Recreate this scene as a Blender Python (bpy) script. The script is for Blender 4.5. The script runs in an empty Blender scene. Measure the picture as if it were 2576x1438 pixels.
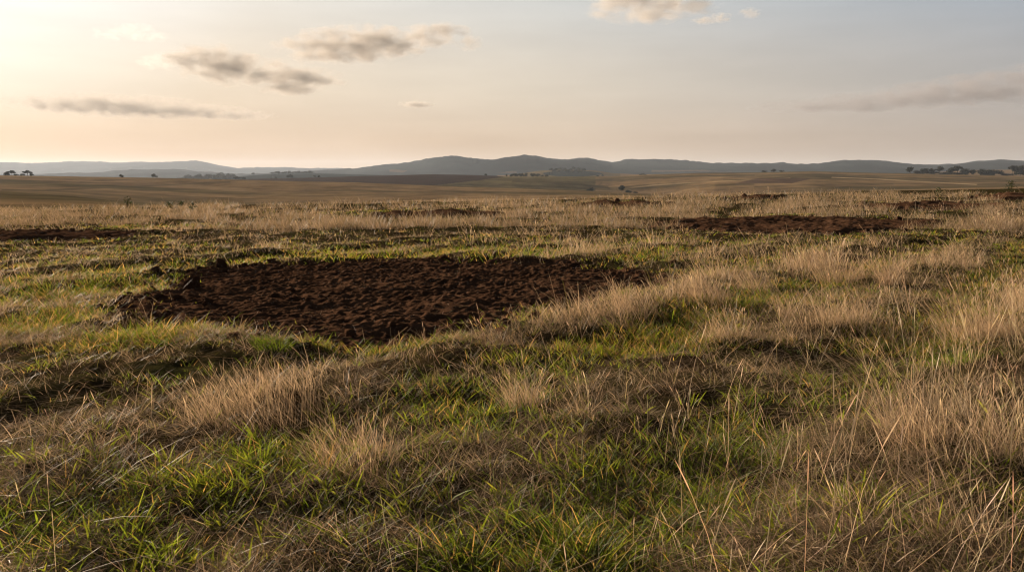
import bpy, bmesh, math, random
import numpy as np
from mathutils import Vector, Matrix

# ------------------------------------------------------------------ basics
SC = bpy.context.scene
COL = SC.collection
RNG = np.random.default_rng(7)
random.seed(7)
ZC = 1.65            # eye height
F = 2004.0           # focal length in the 2576-px frame used for reading the photograph
PITCH = math.atan((719 - 440) / F)
FH = 2023.0          # the same, along the horizon


def tag(o, label=None, cat=None, group=None, kind=None):
    if label: o['label'] = label
    if cat: o['category'] = cat
    if group: o['group'] = group
    if kind: o['kind'] = kind
    return o


def link(name, me, mat=None, parent=None):
    o = bpy.data.objects.new(name, me)
    COL.objects.link(o)
    if mat is not None:
        me.materials.clear()
        me.materials.append(mat)
    if parent is not None: o.parent = parent
    return o


def empty(name, loc, rz=0.0, s=1.0):
    o = bpy.data.objects.new(name, None)
    COL.objects.link(o)
    o.location = loc
    o.rotation_euler = (0, 0, rz)
    o.scale = (s, s, s)
    o.empty_display_size = 0.1
    return o


def mesh_np(name, verts, quads=None, tris=None, col=None, smooth=True):
    me = bpy.data.meshes.new(name)
    verts = np.asarray(verts, dtype=np.float32).reshape(-1, 3)
    q = np.zeros((0, 4), np.int32) if quads is None else np.asarray(quads, np.int32).reshape(-1, 4)
    t = np.zeros((0, 3), np.int32) if tris is None else np.asarray(tris, np.int32).reshape(-1, 3)
    me.vertices.add(len(verts))
    me.vertices.foreach_set('co', verts.ravel())
    nl = q.size + t.size
    me.loops.add(nl)
    me.loops.foreach_set('vertex_index', np.concatenate([q.ravel(), t.ravel()]))
    npoly = len(q) + len(t)
    me.polygons.add(npoly)
    tot = np.concatenate([np.full(len(q), 4, np.int32), np.full(len(t), 3, np.int32)])
    st = np.concatenate([[0], np.cumsum(tot)[:-1]]).astype(np.int32)
    me.polygons.foreach_set('loop_start', st)
    try:
        me.polygons.foreach_set('loop_total', tot)
    except Exception:
        pass
    me.update(calc_edges=True)
    if smooth:
        me.polygons.foreach_set('use_smooth', np.ones(npoly, bool))
    if col is not None:
        c = np.ones((len(verts), 4), np.float32)
        c[:, :3] = np.clip(col, 0, 1)
        a = me.color_attributes.new('tint', 'FLOAT_COLOR', 'POINT')
        a.data.foreach_set('color', c.ravel())
    return me


# ------------------------------------------------------------------ noise
def _hash(ix, iy, seed):
    h = (ix.astype(np.int64) * 374761393 + iy.astype(np.int64) * 668265263 + seed * 974634777) & 0xFFFFFFFF
    h = ((h ^ (h >> 13)) * 1274126177) & 0xFFFFFFFF
    h = ((h ^ (h >> 16)) * 2246822519) & 0xFFFFFFFF
    return ((h ^ (h >> 15)) & 0xFFFFFF) / float(0xFFFFFF)


def vn(x, y, seed=0):
    x = np.asarray(x, float); y = np.asarray(y, float)
    ix = np.floor(x); iy = np.floor(y)
    fx = x - ix; fy = y - iy
    fx = fx * fx * fx * (fx * (fx * 6 - 15) + 10)
    fy = fy * fy * fy * (fy * (fy * 6 - 15) + 10)
    a = _hash(ix, iy, seed); b = _hash(ix + 1, iy, seed)
    c = _hash(ix, iy + 1, seed); d = _hash(ix + 1, iy + 1, seed)
    return (a + (b - a) * fx) * (1 - fy) + (c + (d - c) * fx) * fy - 0.5


def fbm(x, y, seed=0, oct=4, gain=0.5):
    s = 0; a = 1.0
    for k in range(oct):
        s = s + a * vn(x * 2 ** k + 17.3 * k, y * 2 ** k - 9.1 * k, seed + k)
        a *= gain
    return s


def sstep(a, b, x):
    t = np.clip((x - a) / (b - a), 0, 1)
    return t * t * (3 - 2 * t)


# ------------------------------------------------------------------ terrain
def P(pts, u):
    pts = np.array(pts, float)
    return np.interp(u, pts[:, 0], pts[:, 1])


def near_base(x, y):
    k = np.clip(y / 52.0, 0, 1.3)
    k = k * k * (1.6 - 0.6 * np.minimum(k, 1.0))
    return (-0.2 + 0.0098 * np.clip(x, -60, 80)) * k


def crest_y(u):
    return P([(-800, 44), (0, 46), (1288, 56), (2100, 68), (3400, 74)], u)


L1 = [(-1200, 436), (-400, 437), (0, 441), (381, 447), (655, 453.6), (891, 459), (1145, 468), (1451, 478), (1604, 485.5), (1750, 490),
      (2100, 480), (2576, 468), (3400, 462)]
SPUR = [(-900, 466), (-300, 472), (0, 481.6), (178, 494), (318, 508), (450, 520), (620, 530), (1300, 522), (1604, 500), (1900, 500), (2576, 492), (3400, 488)]
H2 = [(-1200, 452), (400, 458), (636, 450), (815, 446), (942, 442), (1095, 438.5), (1196, 440.5), (1272, 444), (1430, 444.5), (1560, 443.5), (1624, 440),
      (1756, 435), (1928, 433.5), (2046, 431), (2199, 435), (2330, 437), (2454, 440), (2576, 442.5), (3400, 446)]
G2 = [(-1200, 470), (636, 462), (900, 458), (1095, 456), (1272, 458), (1350, 457), (1440, 462), (1500, 467), (1540, 468), (1600, 462), (1756, 452), (2046, 446), (2454, 452), (3400, 455)]
J2 = [(-1200, 452), (100, 452), (400, 450), (560, 449), (620, 442), (685, 437.5), (784, 436.5), (830, 437), (950, 440), (1270, 441), (1298, 438), (1360, 429.5), (1425, 426), (1500, 429.5), (1545, 436),
      (1600, 438.5), (1700, 438), (2000, 440), (2300, 436), (2454, 428), (2576, 427), (3400, 426)]
L5 = [(-1200, 441), (60, 441), (150, 437), (254, 434.7), (292, 429.5), (381, 428), (445, 428), (534, 436), (600, 440), (655, 437), (815, 430), (870, 427), (891, 425.6), (954, 416.8), (1031, 410),
      (1060, 404), (1094, 398.5), (1130, 396.5), (1158, 396.2), (1209, 403.5), (1240, 403), (1273, 398.5), (1324, 393.3), (1350, 394.5), (1375, 400), (1415, 405), (1451, 401.7), (1476, 402),
      (1510, 406), (1540, 410), (1573, 403.5), (1610, 402.5), (1650, 401), (1718, 403.5), (1782, 410), (1858, 411.4), (1919, 411.8), (1970, 410.7), (2021, 415.3), (2059, 414), (2100, 407.5), (2143, 402.8),
      (2174, 402.4), (2225, 406), (2289, 414), (2340, 416.6), (2403, 414), (2454, 408.5), (2505, 404.4), (2576, 408), (2700, 404), (2900, 411), (3400, 404)]
L6 = [(-1200, 404), (-500, 411), (-200, 405), (0, 409.6), (84, 411.8), (178, 407), (257, 407.6), (280, 410.8), (356, 409), (440, 407), (496, 405), (525, 409), (560, 416.8), (598, 423), (636, 421.5),
      (713, 420.4), (789, 424.6), (847, 423), (891, 426), (1000, 424), (1600, 430), (3400, 428)]
YE, YF, YG, YH, YI, YJ, YK, Y5, Y5B, Y6, YEND = 950., 1130., 1300., 1700., 2100., 2900., 3900., 6000., 7800., 11000., 13000.


def _table():
    ug = np.arange(-2000, 4601, 6.0)
    lg = np.linspace(math.log(20.), math.log(YEND), 620)
    yc = crest_y(ug)
    up = lambda L, d=0: P(L, ug) + d
    zv = lambda v, y: ZC - (v - 440) / FH * y
    xs = lambda y: (ug - 1288) / FH * y
    ks, zs = [], []
    def add(y, z):
        ks.append(np.broadcast_to(np.asarray(y, float), ug.shape)); zs.append(z)
    for f in (0.35, 0.6, 0.8, 0.94, 1.0):
        add(yc * f, near_base(xs(yc * f), yc * f))
    crest_v = P([(-800, 520), (0, 517), (640, 506), (1288, 492), (1900, 484), (2400, 470), (3400, 464)], ug)
    add(140., zv(np.maximum(crest_v + 22, 500), 140.))
    add(230., zv(np.maximum(up(SPUR, 6), crest_v + 10 - 0 * ug) * 0.5 + 0.5 * (up(SPUR) + 8), 230.))
    add(360., zv(up(SPUR), 360.))
    add(440., zv(up(SPUR) + P([(-1200, 9), (450, 9), (700, 3), (3400, 0)], ug), 440.))
    add(YE * 0.78, zv(up(L1) * 0.62 + up(SPUR) * 0.38, YE * 0.78))
    add(YE, zv(up(L1), YE))
    add(YF, zv(up(L1, 9) * P([(0, 1), (1604, 1), (1800, 0), (3400, 0)], ug) + up(G2, 12) * P([(0, 0), (1604, 0), (1800, 1), (3400, 1)], ug), YF))
    add(YG, zv(up(G2), YG))
    add(YH, zv(up(H2), YH))
    add(YI, zv(up(H2, 9), YI))
    add(YJ, zv(up(J2), YJ))
    add(YK, zv(up(J2, 7), YK))
    add(Y5, zv(up(L5), Y5))
    add(Y5B, zv(up(L5) + P([(0, 5), (900, 12), (3400, 14)], ug), Y5B))
    add(Y6, zv(up(L6), Y6))
    add(YEND, zv(up(L6, 10), YEND))
    X = np.log(np.array(ks)); Z = np.array(zs)
    h = np.diff(X, axis=0); d = np.diff(Z, axis=0) / h
    m = np.zeros_like(Z)
    w1 = 2 * h[1:] + h[:-1]; w2 = h[1:] + 2 * h[:-1]
    with np.errstate(divide='ignore', invalid='ignore'):
        mm = (w1 + w2) / (w1 / d[:-1] + w2 / d[1:])
    m[1:-1] = np.where(d[:-1] * d[1:] > 0, mm, 0)
    m[0] = d[0]; m[-1] = 0
    T = np.zeros((len(ug), len(lg)))
    for i in range(len(ug)):
        x = X[:, i]
        j = np.clip(np.searchsorted(x, lg) - 1, 0, len(x) - 2)
        hh = h[j, i]; t = np.clip((lg - x[j]) / hh, 0, 1)
        T[i] = ((1 + 2 * t) * (1 - t) ** 2 * Z[j, i] + t * (1 - t) ** 2 * hh * m[j, i]
                + t * t * (3 - 2 * t) * Z[j + 1, i] + t * t * (t - 1) * hh * m[j + 1, i])
    # soften the table across columns so that hill shoulders round off
    return ug, lg, T


UG, LG, TT = _table()


def ground_smooth(x, y):
    x = np.asarray(x, float); y = np.asarray(y, float)
    yy = np.maximum(y, 21.0)
    u = 1288 + FH * x / yy
    fu = np.clip((u - UG[0]) / (UG[1] - UG[0]), 0, len(UG) - 1.001)
    fl = np.clip((np.log(yy) - LG[0]) / (LG[1] - LG[0]), 0, len(LG) - 1.001)
    i = fu.astype(int); j = fl.astype(int)
    a = fu - i; b = fl - j
    zt = (TT[i, j] * (1 - a) + TT[i + 1, j] * a) * (1 - b) + (TT[i, j + 1] * (1 - a) + TT[i + 1, j + 1] * a) * b
    k = sstep(21, 26, y)
    return near_base(x, y) * (1 - k) + zt * k


def rows_at(x, y):
    """0 in the low green furrows, 1 on the straw ridges between them (they run away to the right)"""
    p = -0.787 * x + 0.616 * y + .38 * fbm(x / 1.7, y / 1.7, 401, 2)
    return (0.5 - 0.5 * np.cos(2 * math.pi * (p - 3.8) / 2.05)) * (1 - sstep(17, 26, y)) + .5 * sstep(17, 26, y)


def ground(x, y):
    z = ground_raw(x, y)
    return z - 0.13 * sstep(-.1, .35, patch_sd(np.asarray(x, float), np.asarray(y, float)))


def ground_raw(x, y):
    z = ground_smooth(x, y)
    near = 1 - sstep(60, 110, y)
    b = 0.12 * fbm(x / 2.6, y / 2.6, 3, 2) + 0.075 * np.maximum(fbm(x / 0.7, y / 0.7, 11, 3), -0.3) + 0.05 * fbm(x / .28, y / .28, 21, 2)
    far = sstep(250, 900, y)
    b = b + .075 * (rows_at(x, y) - .5)
    z = z + near * b + (1 - near) * (1 - far * .7) * 0.5 * fbm(x / 40, y / 40, 31, 3)
    hk = sstep(4200, 5600, y)
    z = z + hk * (11.0 * fbm(x / 420, y / 900, 41, 3) + 14 * np.maximum(fbm(x / 45, y / 200, 51, 2) - .1, 0))
    return z


def at_uv(u, v, y0=None):
    """world ground point seen at (u, v) of the 2576-px reading frame"""
    a = (np.asarray(u, float) - 1288) / F
    b = (719 - np.asarray(v, float)) / F
    c, s = math.cos(PITCH), math.sin(PITCH)
    fy = c + b * s
    fz = -s + b * c
    y = np.full(np.broadcast(a, b).shape, 10.0)
    for _ in range(30):
        z = ground_smooth(a / fy * y, y)
        y = 0.5 * y + 0.5 * np.clip((z - ZC) / np.minimum(fz / fy, -0.004), 0.5, 90)
    return a / fy * y, y


def to_uv(x, y, z=None):
    if z is None: z = ground_smooth(x, y)
    c, s = math.cos(PITCH), math.sin(PITCH)
    dz = z - ZC
    d = np.maximum(y * c - dz * s, 0.2)
    up = y * s + dz * c
    return 1288 + F * x / d, 719 - F * up / d


# ------------------------------------------------------------------ materials
def new_mat(name):
    m = bpy.data.materials.new(name)
    m.use_nodes = True
    nt = m.node_tree
    nt.nodes.clear()
    return m, nt, nt.nodes, nt.links


def nd(N, typ, **kw):
    n = N.new(typ)
    for k, v in kw.items():
        if k.startswith('i_'):
            key = k[2:]
            key = int(key) if key.isdigit() else key.replace('_', ' ')
            n.inputs[key].default_value = v
        else:
            setattr(n, k, v)
    return n


def leaf_mat(name, trans=0.45, rough=0.5, spec=0.35, tgain=(1.3, 1.3, 0.9)):
    m, nt, N, L = new_mat(name)
    out = nd(N, 'ShaderNodeOutputMaterial')
    att = nd(N, 'ShaderNodeAttribute', attribute_name='tint')
    pb = nd(N, 'ShaderNodeBsdfPrincipled', i_Roughness=rough)
    pb.inputs['Specular IOR Level'].default_value = spec
    tr = nd(N, 'ShaderNodeBsdfTranslucent')
    mul = nd(N, 'ShaderNodeMix', data_type='RGBA', blend_type='MULTIPLY')
    mul.inputs['Factor'].default_value = 1.0
    mul.inputs[7].default_value = (*tgain, 1)
    mx = nd(N, 'ShaderNodeMixShader', i_0=trans)
    L.new(att.outputs['Color'], pb.inputs['Base Color'])
    L.new(att.outputs['Color'], mul.inputs[6])
    L.new(mul.outputs[2], tr.inputs['Color'])
    L.new(pb.outputs[0], mx.inputs[1]); L.new(tr.outputs[0], mx.inputs[2])
    L.new(mx.outputs[0], out.inputs['Surface'])
    return m


def ground_mat():
    m, nt, N, L = new_mat('meadow_earth')
    out = nd(N, 'ShaderNodeOutputMaterial')
    geo = nd(N, 'ShaderNodeNewGeometry')
    n1 = nd(N, 'ShaderNodeTexNoise', i_Scale=1.1, i_Detail=6.0, i_Roughness=0.6)
    n2 = nd(N, 'ShaderNodeTexNoise', i_Scale=14.0, i_Detail=8.0, i_Roughness=0.7)
    r1 = nd(N, 'ShaderNodeValToRGB')
    r1.color_ramp.elements[0].position = 0.36; r1.color_ramp.elements[0].color = (0.036, 0.025, 0.015, 1)
    r1.color_ramp.elements[1].position = 0.66; r1.color_ramp.elements[1].color = (0.038, 0.038, 0.015, 1)
    r2 = nd(N, 'ShaderNodeValToRGB')
    r2.color_ramp.elements[0].position = 0.35; r2.color_ramp.elements[0].color = (0.45, 0.45, 0.45, 1)
    r2.color_ramp.elements[1].position = 0.7; r2.color_ramp.elements[1].color = (1.9, 1.7, 1.4, 1)
    mul = nd(N, 'ShaderNodeMix', data_type='RGBA', blend_type='MULTIPLY'); mul.inputs['Factor'].default_value = 1
    pb = nd(N, 'ShaderNodeBsdfPrincipled', i_Roughness=0.95)
    pb.inputs['Specular IOR Level'].default_value = 0.0
    bp = nd(N, 'ShaderNodeBump', i_Strength=0.8, i_Distance=0.03)
    for n in (n1, n2): L.new(geo.outputs['Position'], n.inputs['Vector'])
    L.new(n1.outputs[0], r1.inputs[0]); L.new(n2.outputs[0], r2.inputs[0])
    L.new(r1.outputs[0], mul.inputs[6]); L.new(r2.outputs[0], mul.inputs[7])
    L.new(mul.outputs[2], pb.inputs['Base Color'])
    L.new(n2.outputs[0], bp.inputs['Height']); L.new(bp.outputs[0], pb.inputs['Normal'])
    L.new(pb.outputs[0], out.inputs['Surface'])
    return m


def land_mat(name, streak=1.0):
    """far land: cover colour per vertex, broken up by patchy sward noise"""
    m, nt, N, L = new_mat(name)
    out = nd(N, 'ShaderNodeOutputMaterial')
    att = nd(N, 'ShaderNodeAttribute', attribute_name='tint')
    geo = nd(N, 'ShaderNodeNewGeometry')
    mp = nd(N, 'ShaderNodeMapping'); mp.inputs['Scale'].default_value = (0.03, 0.022, 0.03)
    n1 = nd(N, 'ShaderNodeTexNoise', i_Scale=1.0, i_Detail=9.0, i_Roughness=0.68)
    mr = nd(N, 'ShaderNodeMapRange'); mr.inputs[1].default_value = .3; mr.inputs[2].default_value = .7
    mr.inputs[3].default_value = 1 - .45 * streak; mr.inputs[4].default_value = 1 + .45 * streak
    mul = nd(N, 'ShaderNodeMix', data_type='RGBA', blend_type='MULTIPLY'); mul.inputs['Factor'].default_value = 1
    pb = nd(N, 'ShaderNodeBsdfPrincipled', i_Roughness=1.0)
    pb.inputs['Specular IOR Level'].default_value = 0.0
    bp = nd(N, 'ShaderNodeBump', i_Strength=0.5, i_Distance=2.0)
    L.new(geo.outputs['Position'], mp.inputs['Vector']); L.new(mp.outputs[0], n1.inputs['Vector'])
    L.new(n1.outputs[0], mr.inputs[0])
    L.new(att.outputs['Color'], mul.inputs[6]); L.new(mr.outputs[0], mul.inputs[7])
    L.new(mul.outputs[2], pb.inputs['Base Color'])
    L.new(n1.outputs[0], bp.inputs['Height']); L.new(bp.outputs[0], pb.inputs['Normal'])
    L.new(pb.outputs[0], out.inputs['Surface'])
    return m


def soil_mat():
    m, nt, N, L = new_mat('turned_soil')
    out = nd(N, 'ShaderNodeOutputMaterial')
    geo = nd(N, 'ShaderNodeNewGeometry')
    n1 = nd(N, 'ShaderNodeTexNoise', i_Scale=2.2, i_Detail=5.0)
    n2 = nd(N, 'ShaderNodeTexNoise', i_Scale=38.0, i_Detail=7.0, i_Roughness=0.7)
    r1 = nd(N, 'ShaderNodeValToRGB')
    r1.color_ramp.elements[0].position = 0.3; r1.color_ramp.elements[0].color = (0.036, 0.0185, 0.0112, 1)
    r1.color_ramp.elements[1].position = 0.72; r1.color_ramp.elements[1].color = (0.108, 0.057, 0.033, 1)
    mr = nd(N, 'ShaderNodeMapRange'); mr.inputs[1].default_value = .3; mr.inputs[2].default_value = .7
    mr.inputs[3].default_value = .6; mr.inputs[4].default_value = 1.5
    mul = nd(N, 'ShaderNodeMix', data_type='RGBA', blend_type='MULTIPLY'); mul.inputs['Factor'].default_value = 1
    pb = nd(N, 'ShaderNodeBsdfPrincipled', i_Roughness=0.95)
    pb.inputs['Specular IOR Level'].default_value = 0.0
    bp = nd(N, 'ShaderNodeBump', i_Strength=0.9, i_Distance=0.02)
    for n in (n1, n2): L.new(geo.outputs['Position'], n.inputs['Vector'])
    L.new(n1.outputs[0], r1.inputs[0]); L.new(n2.outputs[0], mr.inputs[0])
    L.new(r1.outputs[0], mul.inputs[6]); L.new(mr.outputs[0], mul.inputs[7])
    L.new(mul.outputs[2], pb.inputs['Base Color'])
    L.new(n2.outputs[0], bp.inputs['Height']); L.new(bp.outputs[0], pb.inputs['Normal'])
    L.new(pb.outputs[0], out.inputs['Surface'])
    return m


def bark_mat():
    m, nt, N, L = new_mat('bark')
    out = nd(N, 'ShaderNodeOutputMaterial')
    n1 = nd(N, 'ShaderNodeTexNoise', i_Scale=3.0, i_Detail=4.0)
    r1 = nd(N, 'ShaderNodeValToRGB')
    r1.color_ramp.elements[0].color = (0.05, 0.035, 0.025, 1); r1.color_ramp.elements[1].color = (0.11, 0.085, 0.06, 1)
    pb = nd(N, 'ShaderNodeBsdfPrincipled', i_Roughness=0.9)
    L.new(n1.outputs[0], r1.inputs[0]); L.new(r1.outputs[0], pb.inputs['Base Color'])
    L.new(pb.outputs[0], out.inputs['Surface'])
    return m


M_GROUND = ground_mat(); M_LAND = land_mat('sward', 1.0); M_PLOUGH = land_mat('ploughed_earth', 0.5); M_HILL = land_mat('scrub_hill', 0.5)
M_SOIL = soil_mat(); M_BARK = bark_mat()
M_GREEN = leaf_mat('green_blades', 0.5, 0.6, 0.15, (1.8, 1.6, 0.7))
M_DRY = leaf_mat('dry_straw', 0.40, 0.55, 0.2, (1.12, 1.06, 0.97))
M_THATCH = leaf_mat('dead_litter', 0.3, 0.9, 0.0, (1, 1, 1))
M_LEAF = leaf_mat('tree_leaves', 0.12, 0.7, 0.1, (1.2, 1.3, 0.8))

# ------------------------------------------------------------------ soil patches
def poly_sd(px, py, x, y):
    """signed distance (inside positive) to polygon, vectorised"""
    d = np.full(x.shape, 1e9); ins = np.zeros(x.shape, bool)
    n = len(px)
    for i in range(n):
        ax, ay, bx, by = px[i], py[i], px[(i + 1) % n], py[(i + 1) % n]
        ex, ey = bx - ax, by - ay
        t = np.clip(((x - ax) * ex + (y - ay) * ey) / (ex * ex + ey * ey + 1e-9), 0, 1)
        d = np.minimum(d, np.hypot(x - ax - t * ex, y - ay - t * ey))
        cr = (ay > y) != (by > y)
        with np.errstate(divide='ignore', invalid='ignore'):
            xi = ax + (y - ay) / (by - ay) * ex
        ins ^= cr & (x < xi)
    return np.where(ins, d, -d)


PATCHES = [
    ('large bare patch of dark brown turned soil in the middle of the field', [(225, 806), (315, 746), (405, 706), (465, 684), (560, 668), (700, 656), (900, 650), (1150, 650), (1400, 657), (1600, 678), (1740, 692), (1650, 726), (1530, 756),
      (1420, 784), (1280, 815), (1170, 852), (1020, 880), (880, 876), (760, 866), (640, 842), (480, 828), (330, 822)]),
    ('bare strip of dark soil at the left edge behind sparkling grass', [(-420, 583), (-100, 584), (60, 582), (200, 581), (330, 583), (405, 588), (330, 595), (180, 603), (40, 612), (-140, 622), (-420, 628)]),
    ('narrow dark soil strip beyond the large patch towards the crest', [(905, 545), (980, 540), (1060, 537), (1150, 535), (1260, 538), (1330, 541), (1240, 546), (1120, 549), (1000, 549)]),
    ('thin far soil strip in dry grass right of the centre', [(1470, 515), (1530, 511.5), (1600, 512), (1680, 514.5), (1620, 518), (1530, 518)]),
    ('long bare patch of reddish brown soil on the right', [(1615, 566), (1700, 557), (1830, 551), (1980, 549), (2100, 551), (2250, 555), (2400, 562), (2330, 576), (2200, 588), (2040, 592), (1880, 586), (1750, 576)]),
    ('dark ridged soil strip far right behind the reddish patch', [(2120, 522), (2200, 516), (2330, 513), (2450, 516), (2570, 520), (2480, 527), (2340, 530), (2200, 527)]),
    ('small soil scrape just below the crest on the right', [(1840, 500), (1900, 496.5), (1990, 497.5), (1930, 501)]),
    ('small soil ridge near the crest at the right edge', [(2440, 499), (2520, 494), (2640, 494), (2720, 498), (2600, 503), (2500, 503)]),
]
PATCH_W = []
for lab, pts in PATCHES:
    a = np.array(pts, float)
    wx, wy = at_uv(a[:, 0], a[:, 1])
    PATCH_W.append((wx, wy))


def patch_sd(x, y):
    """largest signed distance over the patches with a ragged edge (metres, inside positive), scaled by patch size"""
    x = np.asarray(x, float); y = np.asarray(y, float)
    best = np.full(np.shape(x), -99.0)
    for k, (wx, wy) in enumerate(PATCH_W):
        m = (x > wx.min() - 2) & (x < wx.max() + 2) & (y > wy.min() - 3) & (y < wy.max() + 3)
        if m.any():
            d = poly_sd(wx, wy, x[m], y[m])
            best[m] = np.maximum(best[m], d)
    return best + 0.55 * fbm(np.asarray(x) / 0.9, np.asarray(y) / 0.9, 101, 4, .6)


# ------------------------------------------------------------------ ground sheets
def sheet(name, xs, ys, mat, colf=None, mask=None, thr=0.49):
    """xs, ys: 2-D arrays (rows, cols)"""
    z = ground(xs, ys)
    r, c = xs.shape
    idx = np.arange(r * c).reshape(r, c)
    q = np.stack([idx[:-1, :-1], idx[:-1, 1:], idx[1:, 1:], idx[1:, :-1]], -1).reshape(-1, 4)
    v = np.stack([xs, ys, z], -1).reshape(-1, 3)
    col = colf(xs, ys).reshape(-1, 3) if colf else None
    if mask is not None:
        mk = mask(xs, ys).ravel()
        keep = mk[q].mean(1) > thr
        q = q[keep]
        used = np.unique(q)
        remap = np.full(len(v), -1); remap[used] = np.arange(len(used))
        v = v[used]; q = remap[q]
        if col is not None: col = col[used]
    return link(name, mesh_np(name, v, quads=q, col=col), mat)


Y1 = 130.0
s = np.linspace(-1.25, 1.25, 760)
yy = np.exp(np.linspace(math.log(6.0), math.log(Y1 + 8), 560)) - 8
S_, Y_ = np.meshgrid(s, yy)
X_ = S_ * (Y_ + 8)


def seg_line(u, v, pts, w):
    """soft mask of a poly-line read off the photo (v as a function of u)"""
    pts = np.array(pts, float)
    vl = np.interp(u, pts[:, 0], pts[:, 1])
    k = np.exp(-((v - vl) / w) ** 2)
    return k * (u > pts[0, 0]) * (u < pts[-1, 0])


C_PAST = np.array((0.178, 0.116, 0.059)); C_OLIVE = np.array((0.090, 0.066, 0.031)); C_PALE = np.array((0.42, 0.30, 0.17))
C_PLOUGH = np.array((0.036, 0.021, 0.015)); C_DARK = np.array((0.075, 0.055, 0.03)); C_WOOD = np.array((0.017, 0.022, 0.021))


def ploughed(x, y):
    u = 1288 + FH * x / y
    z = ground_smooth(x, y)
    v = 440 - FH * (z - ZC) / y
    lim = np.interp(v, [438, 444, 452, 464, 475], [1285, 1272, 1215, 1112, 1020])
    return (y > YF - 60) & (y < YI - 100) & (u < lim) & (u > 300)


def land_col(x, y):
    u = 1288 + FH * x / y
    z = ground_smooth(x, y)
    v = 440 - FH * (z - ZC) / y
    n = fbm(x / 90, y / 160, 61, 4)[..., None]
    n2 = fbm(x / 260, y / 60, 71, 3)[..., None]
    c = C_PAST * (1 + 0.35 * n) + (C_OLIVE - C_PAST) * np.clip(0.4 + 2.2 * n2, 0, 1)
    # the right-hand slope: greener shoulder left of the gully, drier right of it
    g = ((y > YF - 100) & (y < YI) & (u > 1080) & (u < 1500))[..., None]
    c = np.where(g, C_OLIVE * (1 + 0.4 * n) * np.array((1.0, 1.05, 1.0)), c)
    def put(c, m, col, k=1.0):
        m = np.clip(m * k, 0, 1)[..., None]
        return c * (1 - m) + col * m
    a = (y > 250) & (y < YF)
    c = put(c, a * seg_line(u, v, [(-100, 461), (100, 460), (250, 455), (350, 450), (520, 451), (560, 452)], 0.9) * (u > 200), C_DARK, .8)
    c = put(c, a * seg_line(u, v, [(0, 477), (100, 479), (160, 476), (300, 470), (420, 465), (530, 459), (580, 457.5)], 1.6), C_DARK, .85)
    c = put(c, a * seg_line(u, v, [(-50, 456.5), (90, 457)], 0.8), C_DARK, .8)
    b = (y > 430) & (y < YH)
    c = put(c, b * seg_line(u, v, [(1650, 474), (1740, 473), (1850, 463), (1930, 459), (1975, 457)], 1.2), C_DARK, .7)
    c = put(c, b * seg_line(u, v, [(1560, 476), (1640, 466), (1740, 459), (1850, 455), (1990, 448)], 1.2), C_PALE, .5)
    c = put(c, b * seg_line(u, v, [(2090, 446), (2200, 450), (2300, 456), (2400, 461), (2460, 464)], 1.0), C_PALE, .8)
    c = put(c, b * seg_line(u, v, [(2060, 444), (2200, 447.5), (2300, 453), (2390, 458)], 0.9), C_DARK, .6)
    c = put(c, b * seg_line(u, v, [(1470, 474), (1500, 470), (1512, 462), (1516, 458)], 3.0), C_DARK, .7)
    c = put(c, b * seg_line(u, v, [(1290, 456), (1400, 459), (1480, 466), (1535, 473)], 3.0), C_OLIVE * .55, .75)  # dark folds and light ridge from here: relief shading painted into the land colour
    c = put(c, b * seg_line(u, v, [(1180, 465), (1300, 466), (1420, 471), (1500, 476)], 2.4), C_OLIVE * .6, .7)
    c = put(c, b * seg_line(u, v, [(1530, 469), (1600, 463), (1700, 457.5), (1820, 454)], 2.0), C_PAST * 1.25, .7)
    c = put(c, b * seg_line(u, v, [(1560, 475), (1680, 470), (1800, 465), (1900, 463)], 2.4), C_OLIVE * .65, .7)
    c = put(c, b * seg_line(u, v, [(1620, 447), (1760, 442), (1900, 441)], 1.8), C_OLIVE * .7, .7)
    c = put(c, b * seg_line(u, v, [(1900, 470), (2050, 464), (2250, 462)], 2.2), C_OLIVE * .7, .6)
    # small ploughed plot on the right slope
    pu = np.interp(v, [448, 461], [2050, 1995]); pl = np.interp(v, [447, 461], [1900, 1840])
    m = b * sstep(0, 6, pu - u) * sstep(0, 20, u - pl) * sstep(447, 449, v) * sstep(461.5, 460, v)
    c = put(c, m, C_PLOUGH * 1.6, .85)
    # beyond the crest: stubble strips, then woods
    f = (y > YI)
    c = np.where(f[..., None], C_PAST * 0.8 * (1 + .5 * n), c)
    f2 = f & (u > 1285) & (u < 1560) & (y < YJ + 300)
    c = np.where(f2[..., None], C_OLIVE * 1.1, c)
    wd = f2 & (np.abs(u - 1440) < 75 * np.sqrt(np.clip(1 - ((v - 437) / 7.0) ** 2, 0, 1)))
    c = np.where(wd[..., None], C_WOOD, c)
    c = np.where(((y > YI) & (u > 2380) & (y < YK))[..., None], C_PAST, c)
    c = np.where(((y > YI) & (u > 560) & (u < 1250) & (y < YK))[..., None], C_WOOD * (1.2 + .8 * n), c)
    return np.clip(c, 0.01, 1)


def hill_col(x, y):
    u = 1288 + FH * x / y
    z = ground_smooth(x, y)
    v = 440 - FH * (z - ZC) / y
    n = fbm(x / 300, y / 500, 81, 4)[..., None]
    c = C_WOOD * (1.05 + 1.3 * n)
    cl = (y < Y5) & (u > 980) & (u < 1300) & (np.abs(v - 431 - 3 * np.sin(u / 40)) < 3.2) & (fbm(x / 420, y / 420, 91, 2) > 0.05)
    c = np.where(cl[..., None], C_PAST * .4, c)
    cl = (y < Y5) & (u > 1640) & (u < 1850) & (np.abs(v - 430) < 2.2) & (fbm(x / 420, y / 420, 95, 2) > 0.1)
    c = np.where(cl[..., None], C_PAST * .4, c)
    return np.clip(c, 0.01, 1)


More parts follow.
